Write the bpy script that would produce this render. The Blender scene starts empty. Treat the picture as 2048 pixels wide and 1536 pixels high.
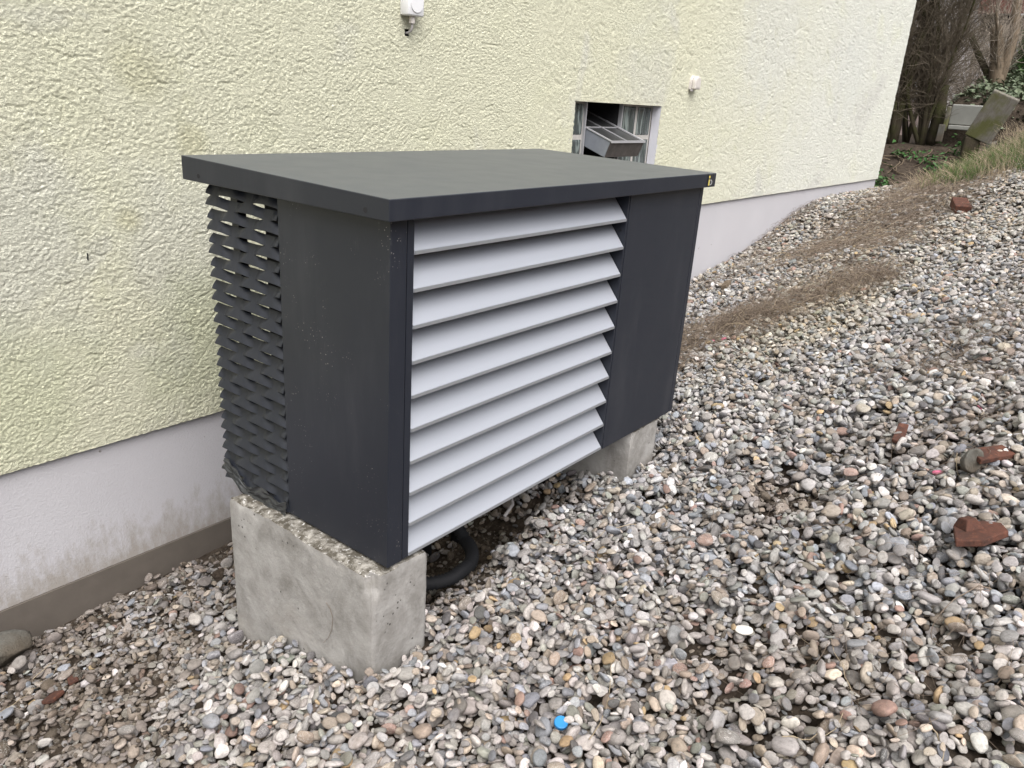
import bpy, bmesh, math, random
import numpy as np
from mathutils import Vector, Matrix, Euler

S = bpy.context.scene
COL = S.collection
rng = np.random.default_rng(7)
random.seed(7)

# ------------------------------------------------------------------ camera, sky, sun, exposure
CR = np.array([[0.61977227, -0.78222757, 0.06326426],
               [-0.23521724, -0.26206322, -0.93594643],
               [0.74870233, 0.56519279, -0.34641293]])
CC = np.array([-1.15300784, -1.2159262, 1.11743769])
CF = 1571.5359
cam = bpy.data.cameras.new("camera")
cam.sensor_fit = 'HORIZONTAL'
cam.sensor_width = 36.0
cam.lens = CF / 2048.0 * 36.0
cam.clip_start = 0.05
cam.clip_end = 500
co = bpy.data.objects.new("camera", cam)
COL.objects.link(co)
Mx = Matrix.Identity(4)
for i in range(3):
    Mx[i][0] = CR[0][i]
    Mx[i][1] = -CR[1][i]
    Mx[i][2] = -CR[2][i]
    Mx[i][3] = CC[i]
co.matrix_world = Mx
S.camera = co

SUN_EL, SUN_AZ = math.radians(57), math.radians(214)   # azimuth clockwise from +Y
W = bpy.data.worlds.new("World")
S.world = W
W.use_nodes = True
wt = W.node_tree
wt.nodes.clear()
sky = wt.nodes.new("ShaderNodeTexSky")
sky.sky_type = 'NISHITA'
sky.sun_disc = False
sky.sun_elevation = SUN_EL
sky.sun_rotation = SUN_AZ
sky.air_density = 1.0
sky.dust_density = 4.0
sky.ozone_density = 1.0
hs = wt.nodes.new("ShaderNodeHueSaturation")            # an overcast sky: nearly white
hs.inputs['Saturation'].default_value = 0.26
bg = wt.nodes.new("ShaderNodeBackground")
bg.inputs['Strength'].default_value = 0.10
wo = wt.nodes.new("ShaderNodeOutputWorld")
wt.links.new(sky.outputs[0], hs.inputs['Color'])
wt.links.new(hs.outputs[0], bg.inputs['Color'])
wt.links.new(bg.outputs[0], wo.inputs['Surface'])
sl = bpy.data.lights.new("sun", 'SUN')
sl.energy = 1.5
sl.angle = math.radians(60)
sl.color = (1.0, 0.965, 0.91)
so = bpy.data.objects.new("sun", sl)
COL.objects.link(so)
sd = Vector((math.sin(SUN_AZ) * math.cos(SUN_EL), math.cos(SUN_AZ) * math.cos(SUN_EL), math.sin(SUN_EL)))
so.rotation_euler = sd.to_track_quat('Z', 'Y').to_euler()
so.location = sd * 30
S.view_settings.view_transform = 'Standard'
S.view_settings.look = 'None'
S.view_settings.gamma = 1.0
S.view_settings.use_curve_mapping = False
S.view_settings.exposure = 1.15

# ------------------------------------------------------------------ helpers
def ss(a, b, x):
    t = np.clip((np.asarray(x, float) - a) / (b - a), 0, 1)
    return t * t * (3 - 2 * t)

def _hash(ix, iy, iz, seed):
    h = (ix * 374761393 + iy * 668265263 + iz * 2147483647 + seed * 1274126177) & 0xFFFFFFFF
    h = ((h ^ (h >> 13)) * 1274126177) & 0xFFFFFFFF
    h = ((h ^ (h >> 16)) * 2246822519) & 0xFFFFFFFF
    return (h ^ (h >> 15)) & 0xFFFFFFFF

def noise2(x, y, seed=0):
    """gradient noise, about -1..1"""
    x = np.asarray(x, float); y = np.asarray(y, float)
    xi = np.floor(x).astype(np.int64); yi = np.floor(y).astype(np.int64)
    xf = x - xi; yf = y - yi
    u = xf * xf * xf * (xf * (xf * 6 - 15) + 10); v = yf * yf * yf * (yf * (yf * 6 - 15) + 10)
    def g(i, j):
        a = _hash(xi + i, yi + j, 0 * xi, seed) * (2 * math.pi / 4294967296.0)
        return np.cos(a) * (xf - i) + np.sin(a) * (yf - j)
    a = g(0, 0) * (1 - u) + g(1, 0) * u
    b = g(0, 1) * (1 - u) + g(1, 1) * u
    return (a * (1 - v) + b * v) * 1.5

def fbm2(x, y, seed=0, o=4, g=.5):
    r = 0; a = 1; t = 0
    for k in range(o):
        r = r + a * noise2(x * 2 ** k + 17.3 * k, y * 2 ** k - 9.1 * k, seed + k); t += a; a *= g
    return r / t

def noise3(p, s=1.0, seed=0):
    x, y, z = p[:, 0] * s, p[:, 1] * s, p[:, 2] * s
    return (noise2(x + .37 * z, y - .41 * z, seed) + noise2(y + 5.1, z + 2.7 + .3 * x, seed + 5) + noise2(z - 3.3, x + 8.9 - .3 * y, seed + 9)) / 1.7

class MB:
    def __init__(s):
        s.v = []; s.f = []
    def add(s, V, F):
        o = len(s.v)
        s.v.extend([tuple(map(float, p)) for p in V])
        s.f.extend([tuple(i + o for i in q) for q in F])
    def box(s, a, b):
        x0, y0, z0 = a; x1, y1, z1 = b
        s.add([(x0, y0, z0), (x1, y0, z0), (x1, y1, z0), (x0, y1, z0), (x0, y0, z1), (x1, y0, z1), (x1, y1, z1), (x0, y1, z1)],
              [(0, 3, 2, 1), (4, 5, 6, 7), (0, 1, 5, 4), (1, 2, 6, 5), (2, 3, 7, 6), (3, 0, 4, 7)])
    def quad(s, *P):
        s.add(P, [tuple(range(len(P)))])
    def prism(s, poly, d):
        n = len(poly); d = np.array(d, float)
        P = [np.array(p, float) for p in poly]
        s.add(P + [p + d for p in P], [tuple(range(n))[::-1], tuple(range(n, 2 * n))] + [(i, (i + 1) % n, n + (i + 1) % n, n + i) for i in range(n)])
    def tube(s, pts, rad, n=6, cap=True):
        P = [Vector(p) for p in pts]
        if not hasattr(rad, '__len__'): rad = [rad] * len(P)
        T = []
        for i in range(len(P)):
            a = P[max(i - 1, 0)]; b = P[min(i + 1, len(P) - 1)]
            t = (b - a)
            T.append(t.normalized() if t.length > 1e-9 else Vector((0, 0, 1)))
        up = Vector((0, 0, 1)) if abs(T[0].z) < .9 else Vector((1, 0, 0))
        N = T[0].cross(up).normalized()
        V = []; F = []
        for i in range(len(P)):
            N = (N - T[i] * N.dot(T[i])).normalized()
            B = T[i].cross(N)
            for k in range(n):
                a = 2 * math.pi * k / n
                V.append(P[i] + (N * math.cos(a) + B * math.sin(a)) * rad[i])
        for i in range(len(P) - 1):
            for k in range(n):
                F.append((i * n + k, i * n + (k + 1) % n, (i + 1) * n + (k + 1) % n, (i + 1) * n + k))
        if cap:
            F.append(tuple(range(n))[::-1]); F.append(tuple((len(P) - 1) * n + k for k in range(n)))
        s.add(V, F)
    def cyl(s, c, ax, r, h, n=20, r2=None):
        ax = Vector(ax).normalized(); c = Vector(c)
        s.tube([c, c + ax * h], [r, r if r2 is None else r2], n)

def tag(o, label=None, cat=None, group=None, kind=None):
    if label: o['label'] = label
    if cat: o['category'] = cat
    if group: o['group'] = group
    if kind: o['kind'] = kind
    return o

def mesh_obj(name, V, F, mat, parent=None, smooth=False, bevel=0):
    V = np.asarray(V, float)
    if parent is not None:
        p = parent; off = np.zeros(3)
        while p is not None:
            off += np.array(p.location); p = p.parent
        V = V - off
    me = bpy.data.meshes.new(name)
    me.from_pydata([tuple(v) for v in V], [], F)
    me.validate()
    if bevel:
        bm = bmesh.new(); bm.from_mesh(me)
        bmesh.ops.remove_doubles(bm, verts=bm.verts, dist=1e-6)
        bmesh.ops.bevel(bm, geom=[e for e in bm.edges if e.is_manifold and e.calc_face_angle(0) > .4], offset=bevel, segments=2, affect='EDGES', profile=.5)
        bmesh.ops.recalc_face_normals(bm, faces=bm.faces)
        bm.to_mesh(me); bm.free()
    me.materials.append(mat)
    if smooth:
        me.polygons.foreach_set('use_smooth', [True] * len(me.polygons))
    o = bpy.data.objects.new(name, me)
    COL.objects.link(o)
    if parent is not None: o.parent = parent
    return o

def build(mb, name, mat, parent=None, smooth=False, bevel=0):
    return mesh_obj(name, mb.v, mb.f, mat, parent, smooth, bevel)

def grid_obj(name, P, mat, parent=None, smooth=True):
    """P: (n,m,3) grid, fast mesh"""
    n, m, _ = P.shape
    V = P.reshape(-1, 3).copy()
    if parent is not None: V -= np.array(parent.location)
    idx = np.arange(n * m).reshape(n, m)
    F = np.stack([idx[:-1, :-1], idx[1:, :-1], idx[1:, 1:], idx[:-1, 1:]], -1).reshape(-1, 4)
    return raw_obj(name, V, F, mat, parent, smooth)

def raw_obj(name, V, F, mat, parent=None, smooth=True):
    me = bpy.data.meshes.new(name)
    me.vertices.add(len(V)); me.vertices.foreach_set('co', V.astype(np.float32).ravel())
    k = F.shape[1]
    me.loops.add(F.size); me.loops.foreach_set('vertex_index', F.astype(np.int32).ravel())
    me.polygons.add(len(F)); me.polygons.foreach_set('loop_start', np.arange(0, F.size, k, dtype=np.int32))
    me.polygons.foreach_set('use_smooth', np.full(len(F), smooth))
    me.update(calc_edges=True); me.validate()
    me.materials.append(mat)
    o = bpy.data.objects.new(name, me); COL.objects.link(o)
    if parent is not None: o.parent = parent
    return o

def empty(name, loc, label=None, cat=None, group=None, kind=None):
    o = bpy.data.objects.new(name, None); COL.objects.link(o)
    o.location = loc; o.empty_display_size = .1
    return tag(o, label, cat, group, kind)

# ---- materials
class NT:
    def __init__(s, name):
        s.m = bpy.data.materials.new(name); s.m.use_nodes = True
        s.t = s.m.node_tree; s.t.nodes.clear()
        s.out = s.t.nodes.new('ShaderNodeOutputMaterial')
        s.b = s.t.nodes.new('ShaderNodeBsdfPrincipled')
        s.t.links.new(s.b.outputs[0], s.out.inputs[0])
        s.co = None
    def n(s, typ, **kw):
        nd = s.t.nodes.new('ShaderNode' + typ)
        for k, v in kw.items(): setattr(nd, k, v)
        return nd
    def set(s, sock, v):
        if isinstance(v, bpy.types.NodeSocket): s.t.links.new(v, sock)
        elif isinstance(v, (tuple, list)) and len(v) == 3 and sock.type == 'RGBA': sock.default_value = (*v, 1)
        else: sock.default_value = v
    def obj(s):
        if s.co is None: s.co = s.n('TexCoord').outputs['Object']
        return s.co
    def noise(s, scale, detail=4, rough=.55, vec=None, dist=0, map=None, dim='3D', w=None):
        nd = s.n('TexNoise', noise_dimensions=dim)
        nd.inputs['Scale'].default_value = scale; nd.inputs['Detail'].default_value = detail
        nd.inputs['Roughness'].default_value = rough; nd.inputs['Distortion'].default_value = dist
        v = vec or s.obj()
        if map: v = s.mapping(map, v)
        s.set(nd.inputs['Vector'], v)
        if w is not None: s.set(nd.inputs['W'], w)
        return nd.outputs['Fac']
    def mapping(s, scale, v=None):
        mp = s.n('Mapping'); mp.inputs['Scale'].default_value = scale
        s.set(mp.inputs['Vector'], v or s.obj()); return mp.outputs[0]
    def vor(s, scale, feature='F1', vec=None, rnd=1.0):
        nd = s.n('TexVoronoi', feature=feature)
        nd.inputs['Scale'].default_value = scale; nd.inputs['Randomness'].default_value = rnd
        s.set(nd.inputs['Vector'], vec or s.obj()); return nd.outputs['Distance']
    def ramp(s, fac, stops):
        nd = s.n('ValToRGB'); e = nd.color_ramp.elements
        while len(e) < len(stops): e.new(.5)
        for i, (p, c) in enumerate(stops):
            e[i].position = p
            e[i].color = (c, c, c, 1) if not hasattr(c, '__len__') else (*c, 1)
        s.set(nd.inputs[0], fac); return nd.outputs[0]
    def mix(s, fac, a, b, mode='MIX'):
        nd = s.n('Mix', data_type='RGBA', blend_type=mode)
        s.set(nd.inputs[0], fac); s.set(nd.inputs[6], a); s.set(nd.inputs[7], b); return nd.outputs[2]
    def math(s, op, a, b=0.0):
        nd = s.n('Math', operation=op); s.set(nd.inputs[0], a); s.set(nd.inputs[1], b); return nd.outputs[0]
    def sep(s, v=None):
        nd = s.n('SeparateXYZ'); s.set(nd.inputs[0], v or s.obj()); return nd.outputs
    def bump(s, h, strength=.3, dist=.01, nrm=None):
        nd = s.n('Bump'); nd.inputs['Strength'].default_value = strength; nd.inputs['Distance'].default_value = dist
        s.set(nd.inputs['Height'], h)
        if nrm: s.set(nd.inputs['Normal'], nrm)
        s.t.links.new(nd.outputs[0], s.b.inputs['Normal']); return nd.outputs[0]
    def fin(s, col, rough=.6, metal=0.0, spec=.5):
        s.set(s.b.inputs['Base Color'], col); s.set(s.b.inputs['Roughness'], rough); s.set(s.b.inputs['Metallic'], metal)
        s.b.inputs['Specular IOR Level'].default_value = spec
        return s.m

def simple(name, col, rough=.6, metal=0., var=.15, scale=20, bump=0., spec=.5):
    t = NT(name)
    nz = t.noise(scale, 5)
    c = t.mix(nz, tuple(x * (1 - var) for x in col), tuple(min(1, x * (1 + var)) for x in col))
    if bump: t.bump(t.noise(scale * 3, 6), bump, .004)
    return t.fin(c, rough, metal, spec)

def mat_paint(name, dirt):
    t = NT(name)
    o = t.obj()
    big = t.noise(3, 4)
    c = t.mix(big, (.0165, .0195, .0285), (.0190, .022, .032))
    # fine dried-on speckles in drifting arcs
    d = t.vor(105)
    zone = t.noise(4.5, 3, .6, dist=1.2)
    dots = t.math('MULTIPLY', t.math('LESS_THAN', d, .15), t.ramp(zone, [(.52, 0), (.66, 1)]))
    fine = t.math('MULTIPLY', t.ramp(t.noise(90, 2, .7, map=(1, 1, .3)), [(.60, 0), (.75, 1)]), t.ramp(zone, [(.45, 0), (.7, .35)]))
    c = t.mix(t.math('MULTIPLY', dots, .6 * dirt), c, (.45, .43, .40))
    c = t.mix(t.math('MULTIPLY', fine, .10 + .3 * dirt), c, (.2, .2, .2))
    smear = t.ramp(t.noise(7, 6, .65, map=(1, 1, .22)), [(.5, 0), (.8, .12)])
    c = t.mix(smear, c, (.16, .16, .17))
    N = t.n('NewGeometry').outputs['Normal']
    up = t.ramp(t.sep(N)[2], [(.85, 0), (.98, 1)])          # a film of dust lies on the lid
    c = t.mix(t.math('MULTIPLY', up, t.ramp(t.noise(3, 5, .6), [(.3, .8), (.7, .88)])), c, (.088, .097, .106))
    t.bump(t.noise(900, 2), .05, .001)
    return t.fin(c, t.ramp(t.noise(9, 5), [(.3, .42), (.7, .47)]), 0, .45)

def mat_plaster():
    t = NT('yellow_roughcast_render')
    o = t.obj()
    X = t.sep()[0]; Z = t.sep()[2]
    right = t.ramp(t.math('ADD', t.math('MULTIPLY', X, .2), t.math('MULTIPLY', t.noise(.9, 3), .5)), [(.15, 0), (.75, 1)])
    base = t.mix(right, (.85, .84, .655), (.86, .865, .79))  # paler to the right: the brighter exposure there is put into the colour
    pat = t.ramp(t.noise(1.15, 5, .6, dist=.6), [(.56, 0), (.68, 1)])
    base = t.mix(t.math('MULTIPLY', pat, .75), base, (.74, .735, .69))
    pat2 = t.ramp(t.noise(2.1, 4, .6, vec=t.mapping((1, 1, 1.3))), [(.55, 0), (.75, 1)])
    base = t.mix(t.math('MULTIPLY', pat2, .35), base, (.80, .81, .56))
    o = t.obj()
    for (cx, cz, r, colr, am) in [(-.35 - 4, .62, .42, (.77, .765, .69), .6), (.25 - 4, .58, .30, (.77, .765, .69), .5), (.16 - 4, 1.12, .12, (.62, .60, .38), .4), (.33 - 4, .90, .07, (.60, .57, .34), .4), (.09 - 4, .66, .06, (.60, .57, .34), .45),
                                  (5.2 - 4, 1.7, .7, (.82, .83, .79), .5), (7.3 - 4, 1.5, .55, (.81, .825, .78), .5), (3.3 - 4, 1.55, .4, (.83, .83, .66), .5), (.4 - 4, .2, .35, (.66, .69, .47), .5), (-.3 - 4, .15, .3, (.66, .69, .47), .45)]:
        d = t.n('VectorMath', operation='DISTANCE'); t.set(d.inputs[0], t.mapping((1, 0, 1), o)); d.inputs[1].default_value = (cx, 0, cz)
        f_ = t.math('ADD', t.math('DIVIDE', d.outputs['Value'], r), t.math('MULTIPLY', t.math('SUBTRACT', t.noise(5.5, 5, .65), .5), 1.8))
        base = t.mix(t.ramp(f_, [(.45, am), (1.0, 0)]), base, colr)
    alg = t.ramp(t.noise(3.4, 6, .7, dist=.4), [(.62, 0), (.76, 1)])
    base = t.mix(t.math('MULTIPLY', alg, .45), base, (.50, .50, .27))
    fine = t.noise(160, 3, .6)
    base = t.mix(t.ramp(fine, [(.3, .18), (.6, 0)]), base, (.45, .45, .33))
    b1 = t.bump(t.ramp(t.noise(58, 4, .7, map=(1, 1, 1.3)), [(.35, 0), (.6, 1)]), .35, .005)
    t.bump(t.ramp(t.noise(150, 4, .75, map=(1, 1, 1.25)), [(.38, 0), (.58, 1)]), .9, .0035, b1)
    return t.fin(base, .92, 0, .2)

def mat_plinth():
    t = NT('pale_plinth_render')
    Z = t.sep()[2]
    c = t.mix(t.noise(2.2, 5), (.48, .47, .50), (.56, .55, .58))
    low = t.ramp(t.math('ADD', t.math('MULTIPLY', Z, -1.1), t.math('MULTIPLY', t.noise(24, 8, .78, map=(1, 1, .4)), .75)), [(.80, 0), (.99, .85)])
    c = t.mix(low, c, (.33, .30, .27))
    sp = t.math('MULTIPLY', t.math('LESS_THAN', t.math('ADD', t.vor(30), t.math('MULTIPLY', t.noise(90, 3), .5)), .36), t.ramp(t.noise(5, 3), [(.62, 0), (.66, 1)]))
    c = t.mix(t.math('MULTIPLY', sp, .8), c, (.2, .18, .16))
    t.bump(t.noise(150, 5, .7), .55, .004)
    return t.fin(c, .9, 0, .2)

def mat_concrete():
    t = NT('cast_concrete')
    c = t.mix(t.ramp(t.noise(6.5, 7, .66, dist=.6), [(.36, 0), (.64, 1)]), (.24, .228, .214), (.41, .396, .384))
    c = t.mix(t.ramp(t.noise(24, 5, .7), [(.45, 0), (.75, .35)]), c, (.5, .49, .48))
    warm = t.ramp(t.noise(3, 3), [(.5, 0), (.7, .4)])
    c = t.mix(warm, c, (.31, .265, .22))
    pits = t.math('MULTIPLY', t.math('LESS_THAN', t.vor(46), .15), t.ramp(t.noise(8, 2), [(.56, 0), (.6, 1)]))
    c = t.mix(t.math('MULTIPLY', pits, .85), c, (.06, .055, .05))
    # broken top: dark mortar-like, light where freshly chipped
    N = t.n('NewGeometry').outputs['Normal']
    up = t.ramp(t.sep(N)[2], [(.35, 0), (.8, 1)])
    top = t.mix(t.ramp(t.noise(38, 5, .7), [(.44, 0), (.66, 1)]), (.09, .08, .065), (.38, .36, .33))
    top = t.mix(t.ramp(t.noise(75, 4, .7), [(.58, 0), (.66, .8)]), top, (.62, .61, .60))
    c = t.mix(up, c, top)
    h = t.math('SUBTRACT', t.noise(60, 8, .65), t.math('MULTIPLY', pits, .8))
    t.bump(h, .4, .007)
    return t.fin(c, .88, 0, .25)

def mat_pebble():
    t = NT('river_pebble')
    at = t.n('Attribute', attribute_type='INSTANCER', attribute_name='tint')
    rnd = t.n('ObjectInfo').outputs['Random']
    w = t.math('MULTIPLY', rnd, 60.)
    nz = t.noise(2.2, 6, .65, dim='4D', w=w)
    c = t.mix(1.0, at.outputs['Color'], t.ramp(nz, [(.28, .55), (.5, .95), (.75, 1.3)]), 'MULTIPLY')
    fine = t.noise(14, 4, .7, dim='4D', w=w)
    c = t.mix(t.ramp(fine, [(.52, 0), (.75, .35)]), c, (.55, .53, .50))
    c = t.mix(t.ramp(fine, [(.2, .3), (.42, 0)]), c, (.13, .12, .105))
    # calcite veins on some stones
    vein = t.ramp(t.noise(1.6, 3, .5, dist=1.5, dim='4D', w=w), [(.485, 0), (.5, 1), (.515, 0)])
    vein = t.math('MULTIPLY', vein, t.math('GREATER_THAN', t.math('FRACT', t.math('MULTIPLY', rnd, 37.)), .72))
    c = t.mix(t.math('MULTIPLY', vein, .7), c, (.68, .66, .63))
    # earth clinging here and there
    pos = t.n('NewGeometry').outputs['Position']
    e = t.ramp(t.noise(9, 4, .7, vec=pos), [(.52, 0), (.7, .40)])
    c = t.mix(e, c, (.15, .115, .085))
    t.bump(t.noise(7, 6, .7, dim='4D', w=w), .25, .12)
    return t.fin(c, t.ramp(nz, [(.3, .62), (.7, .85)]), 0, .35)

def mat_soil():
    t = NT('dark_earth')
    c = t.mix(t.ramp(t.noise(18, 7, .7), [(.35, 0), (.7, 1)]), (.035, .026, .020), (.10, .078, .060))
    c = t.mix(t.ramp(t.noise(70, 4, .6), [(.55, 0), (.75, .5)]), c, (.2, .17, .14))
    t.bump(t.noise(60, 8, .7), .9, .02)
    return t.fin(c, .95, 0, .15)

def mat_bark(name, a, b, moss=None):
    t = NT(name)
    v = t.mapping((6, 6, 1.2))
    c = t.mix(t.noise(6, 6, .65, vec=v), a, b)
    if moss: c = t.mix(t.ramp(t.noise(4, 4, .6), [(.42, 0), (.62, .8)]), c, moss)
    t.bump(t.noise(9, 6, .7, vec=v), .7, .02)
    return t.fin(c, .9, 0, .2)

def mat_leaf(name, a, b):
    t = NT(name)
    nd = t.n('NewGeometry').outputs['Position']
    c = t.mix(t.ramp(t.noise(14, 3, .6, vec=nd), [(.3, 0), (.7, 1)]), a, b)
    t.b.inputs['Subsurface Weight'].default_value = 0
    return t.fin(c, .55, 0, .35)

def mat_brick():
    t = NT('fired_clay')
    c = t.mix(t.ramp(t.noise(26, 6, .65), [(.35, 0), (.7, 1)]), (.060, .033, .027), (.135, .056, .039))
    c = t.mix(t.ramp(t.noise(90, 4), [(.55, 0), (.8, .4)]), c, (.32, .13, .07))
    t.bump(t.noise(120, 6, .7), .6, .006)
    return t.fin(c, .88, 0, .2)

M = dict(
    paint=mat_paint('anthracite_paint', 0), paint_dusty=mat_paint('splashed_anthracite_paint', 1), plaster=mat_plaster(), plinth=mat_plinth(), concrete=mat_concrete(), pebble=mat_pebble(),
    soil=mat_soil(), brick=mat_brick(),
    strip=simple('brown_cement_coat', (.125, .107, .092), .8, 0, .22, 14, .25),
    white=simple('white_plastic', (.76, .76, .78), .4, 0, .03, 8),
    beige=simple('cream_plastic', (.62, .58, .55), .45, 0, .06, 8),
    grey_cable=simple('grey_cable', (.36, .34, .34), .5),
    dark=simple('dark_cavity', (.018, .018, .02), .9),
    rubber=simple('black_rubber', (.005, .0055, .008), .8, 0, .2, 40),
    cap=simple('blue_plastic', (.02, .22, .52), .35, 0, .05, 9),
    reveal=simple('painted_reveal', (.68, .68, .74), .85, 0, .06, 9, .2),
    mortar=simple('pale_mortar', (.46, .44, .42), .9, 0, .2, 30, .3),
    galv=simple('galvanised_sheet', (.27, .29, .33), .5, .35, .3, 16),
    rust=simple('weathered_sheet', (.10, .09, .085), .65, .2, .6, 22, .3),
    rail=simple('pale_zinc_rail', (.46, .46, .48), .45, .3, .1, 20),
    moss=mat_bark('mossy_concrete', (.08, .07, .055), (.30, .28, .25), (.11, .115, .03)),
    bark=mat_bark('brown_bark', (.10, .075, .052), (.21, .165, .12)),
    bark_moss=mat_bark('mossy_bark', (.035, .028, .021), (.085, .07, .046), (.055, .06, .02)),
    twig=simple('dry_twig', (.33, .28, .23), .8, 0, .3, 5),
    twig_dark=simple('dark_twig', (.13, .105, .075), .85, 0, .4, 3),
    straw=simple('dry_straw', (.36, .29, .20), .8, 0, .3, 6),
    dead=simple('dead_stem', (.20, .155, .12), .85, 0, .45, 7),
    grass=mat_leaf('grass_blade', (.05, .10, .02), (.11, .17, .04)),
    leaf=mat_leaf('nettle_leaf', (.025, .085, .02), (.06, .15, .035)),
    ivy=mat_leaf('ivy_leaf', (.06, .09, .05), (.19, .22, .14)),
    conifer=mat_leaf('conifer_needles', (.012, .04, .012), (.06, .12, .02)),
    slab=simple('grey_concrete_slab', (.27, .27, .25), .9, 0, .15, 14, .3),
    shed_red=simple('red_brown_boards', (.13, .052, .038), .75, 0, .3, 9, .2),
    shed_dark=simple('shadowed_timber', (.035, .028, .028), .9, 0, .4, 6),
    shed_wall=simple('pale_shed_wall', (.52, .49, .48), .9, 0, .12, 5, .2),
    bluegrey=simple('blue_grey_sheet', (.17, .19, .25), .5, 0, .2, 8),
    shingle=simple('brown_shingle', (.20, .15, .135), .85, 0, .2, 12, .3),
    rock=mat_bark('grey_green_rock', (.06, .056, .05), (.20, .195, .175), (.10, .08, .06)),
    film=simple('black_film', (.035, .037, .04), .3, 0, .3, 30),
)
t = NT('anodised_blade')
M['blade'] = t.fin(t.mix(t.noise(60, 3, .5, map=(.05, 1, 1)), (.335, .353, .40), (.36, .378, .425)), .5, .1, .5)
t = NT('blade_edge')
M['blade_edge'] = t.fin(t.mix(t.noise(60, 3), (.24, .25, .27), (.29, .30, .315)), .45, .2, .5)
t = NT('block_glass')
t.bump(t.noise(8, 1, .4, dist=1.2, map=(2.2, 1, .6)), .8, .03)
t.fin(t.mix(t.ramp(t.noise(9, 1, .4, dist=1.4, map=(2.6, 1, .5)), [(.55, 0), (.66, .8)]), (.07, .085, .083), (.26, .30, .29)), .12, 0, .6)
M['glass'] = t.m
t = NT('dirty_pane')
M['pane'] = t.fin(t.mix(t.ramp(t.noise(8, 5, .6, map=(1, .3, 1)), [(.45, 0), (.8, .4)]), (.035, .036, .036), (.16, .16, .155)), .3, 0, .5)
M['yellow'] = simple('yellow_print', (.72, .58, .12), .5, 0, .03)
M['grey_print'] = simple('grey_print', (.36, .36, .38), .5, 0, .03)
M['pink'] = None

# ------------------------------------------------------------------ terrain
ZWX = [-8, -2, -.5, 0, .3, 1.3, 3, 4.46, 4.92, 5.4, 5.94, 6.5, 7.37, 8.05, 9.1, 9.8]
ZWZ = [-.95, -.71, -.655, -.632, -.612, -.495, -.27, -.075, -.03, .02, .125, .255, .325, .32, .24, .20]
def terrain(x, y):
    x = np.asarray(x, float); y = np.asarray(y, float)
    zw = np.interp(x, ZWX, ZWZ)
    d = 1.3 - y
    z = zw + .27 * np.clip(d, -.6, 6) * (1 - .35 * ss(2.5, 6, d))
    z = z + .42 * np.clip(d - 4.2, 0, 11) * ss(11, 7, x)      # unseen bank behind the viewer, steepened to cut low sky light
    z = z + ss(.6, 1.8, x) * .10 * np.clip(-.25 - y, 0, 2.0)
    z = z + .30 * ss(6.6, 9.2, x) * ss(.55, -.25, y)
    z = z + .012 * fbm2(x * 2.3, y * 2.3, 3, 3)
    z = z + .05 * ss(2.5, 4, x) * fbm2(x * .9, y * 1.3, 11, 2)
    z = z - .13 * ss(.50, .25, np.abs(x - .66)) * ss(.30, .12, np.abs(y - .40))       # hollow added under the heat pump to deepen its shade
    # beyond the corner of the house: a bed of bare earth, a terrace behind it
    back = .22 + .33 * np.clip(x - 10.3, -.2, 1.7) + .02 * np.clip(x - 13, 0, 30) + .03 * fbm2(x * 3, y * 3, 5, 4)
    back = back + ss(12.15, 12.4, x) * ss(1.5, 1.28, y) * (.62 + .16 * np.clip(x - 12.3, 0, 6))
    bank = 1.05 + .06 * np.clip(x - 10, 0, 10)
    back = np.where(y < .75, back + (np.maximum(bank, back) - back) * ss(.62, .2, y), back)
    k = ss(9.25, 10.0, x)
    z = z * (1 - k) + back * k
    far = ss(24, 60, x)
    z = z + far * 5.0
    return z

def axis(segs):
    out = []
    for a, b, st in segs:
        out.append(np.arange(a, b, st))
    return np.concatenate(out + [[segs[-1][1]]])
gx = axis([(-30, -4, 2.), (-4, -1.5, .15), (-1.5, 3, .03), (3, 13, .05), (13, 20, .25), (20, 120, 5.)])
gy = axis([(-40, -14, 2.), (-14, -6, .5), (-6, -2, .2), (-2, 2.6, .035), (2.6, 8, .25), (8, 80, 4.)])
GX, GY = np.meshgrid(gx, gy, indexing='ij')
def pile(x): return .019 + .028 * ss(4.7, 3.8, x)       # thickness of the pebble layer lying on the earth
GZ = terrain(GX, GY) - pile(GX) * ss(9.9, 9.4, GX) * ss(-1.6, -1.2, GX)
GZ = GZ + np.where((np.abs(GX - 4) < 9) & (np.abs(GY) < 3), .009 * fbm2(GX * 16, GY * 16, 21, 3), 0)
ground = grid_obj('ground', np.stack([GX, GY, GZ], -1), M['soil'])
tag(ground, 'dark earth bank covered with rounded river pebbles, rising away from the house', None, None, 'structure')

# ------------------------------------------------------------------ pebbles: dropped one by one on a height map
SZ = .0034
HX0, HX1, HY0, HY1 = -1.3, 9.7, -2.0, 1.296
hx = np.arange(HX0, HX1, SZ); hy = np.arange(HY0, HY1, SZ)
HXg, HYg = np.meshgrid(hx, hy, indexing='ij')
H = (terrain(HXg, HYg) - pile(HXg)).astype(np.float32)
BLOCKS = [(-.055, .15, -.005, .605), (1.197, 1.41, -.005, .605)]
for a, b, c, d in BLOCKS:
    H[(HXg > a) & (HXg < b) & (HYg > c) & (HYg < d)] = 50
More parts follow.
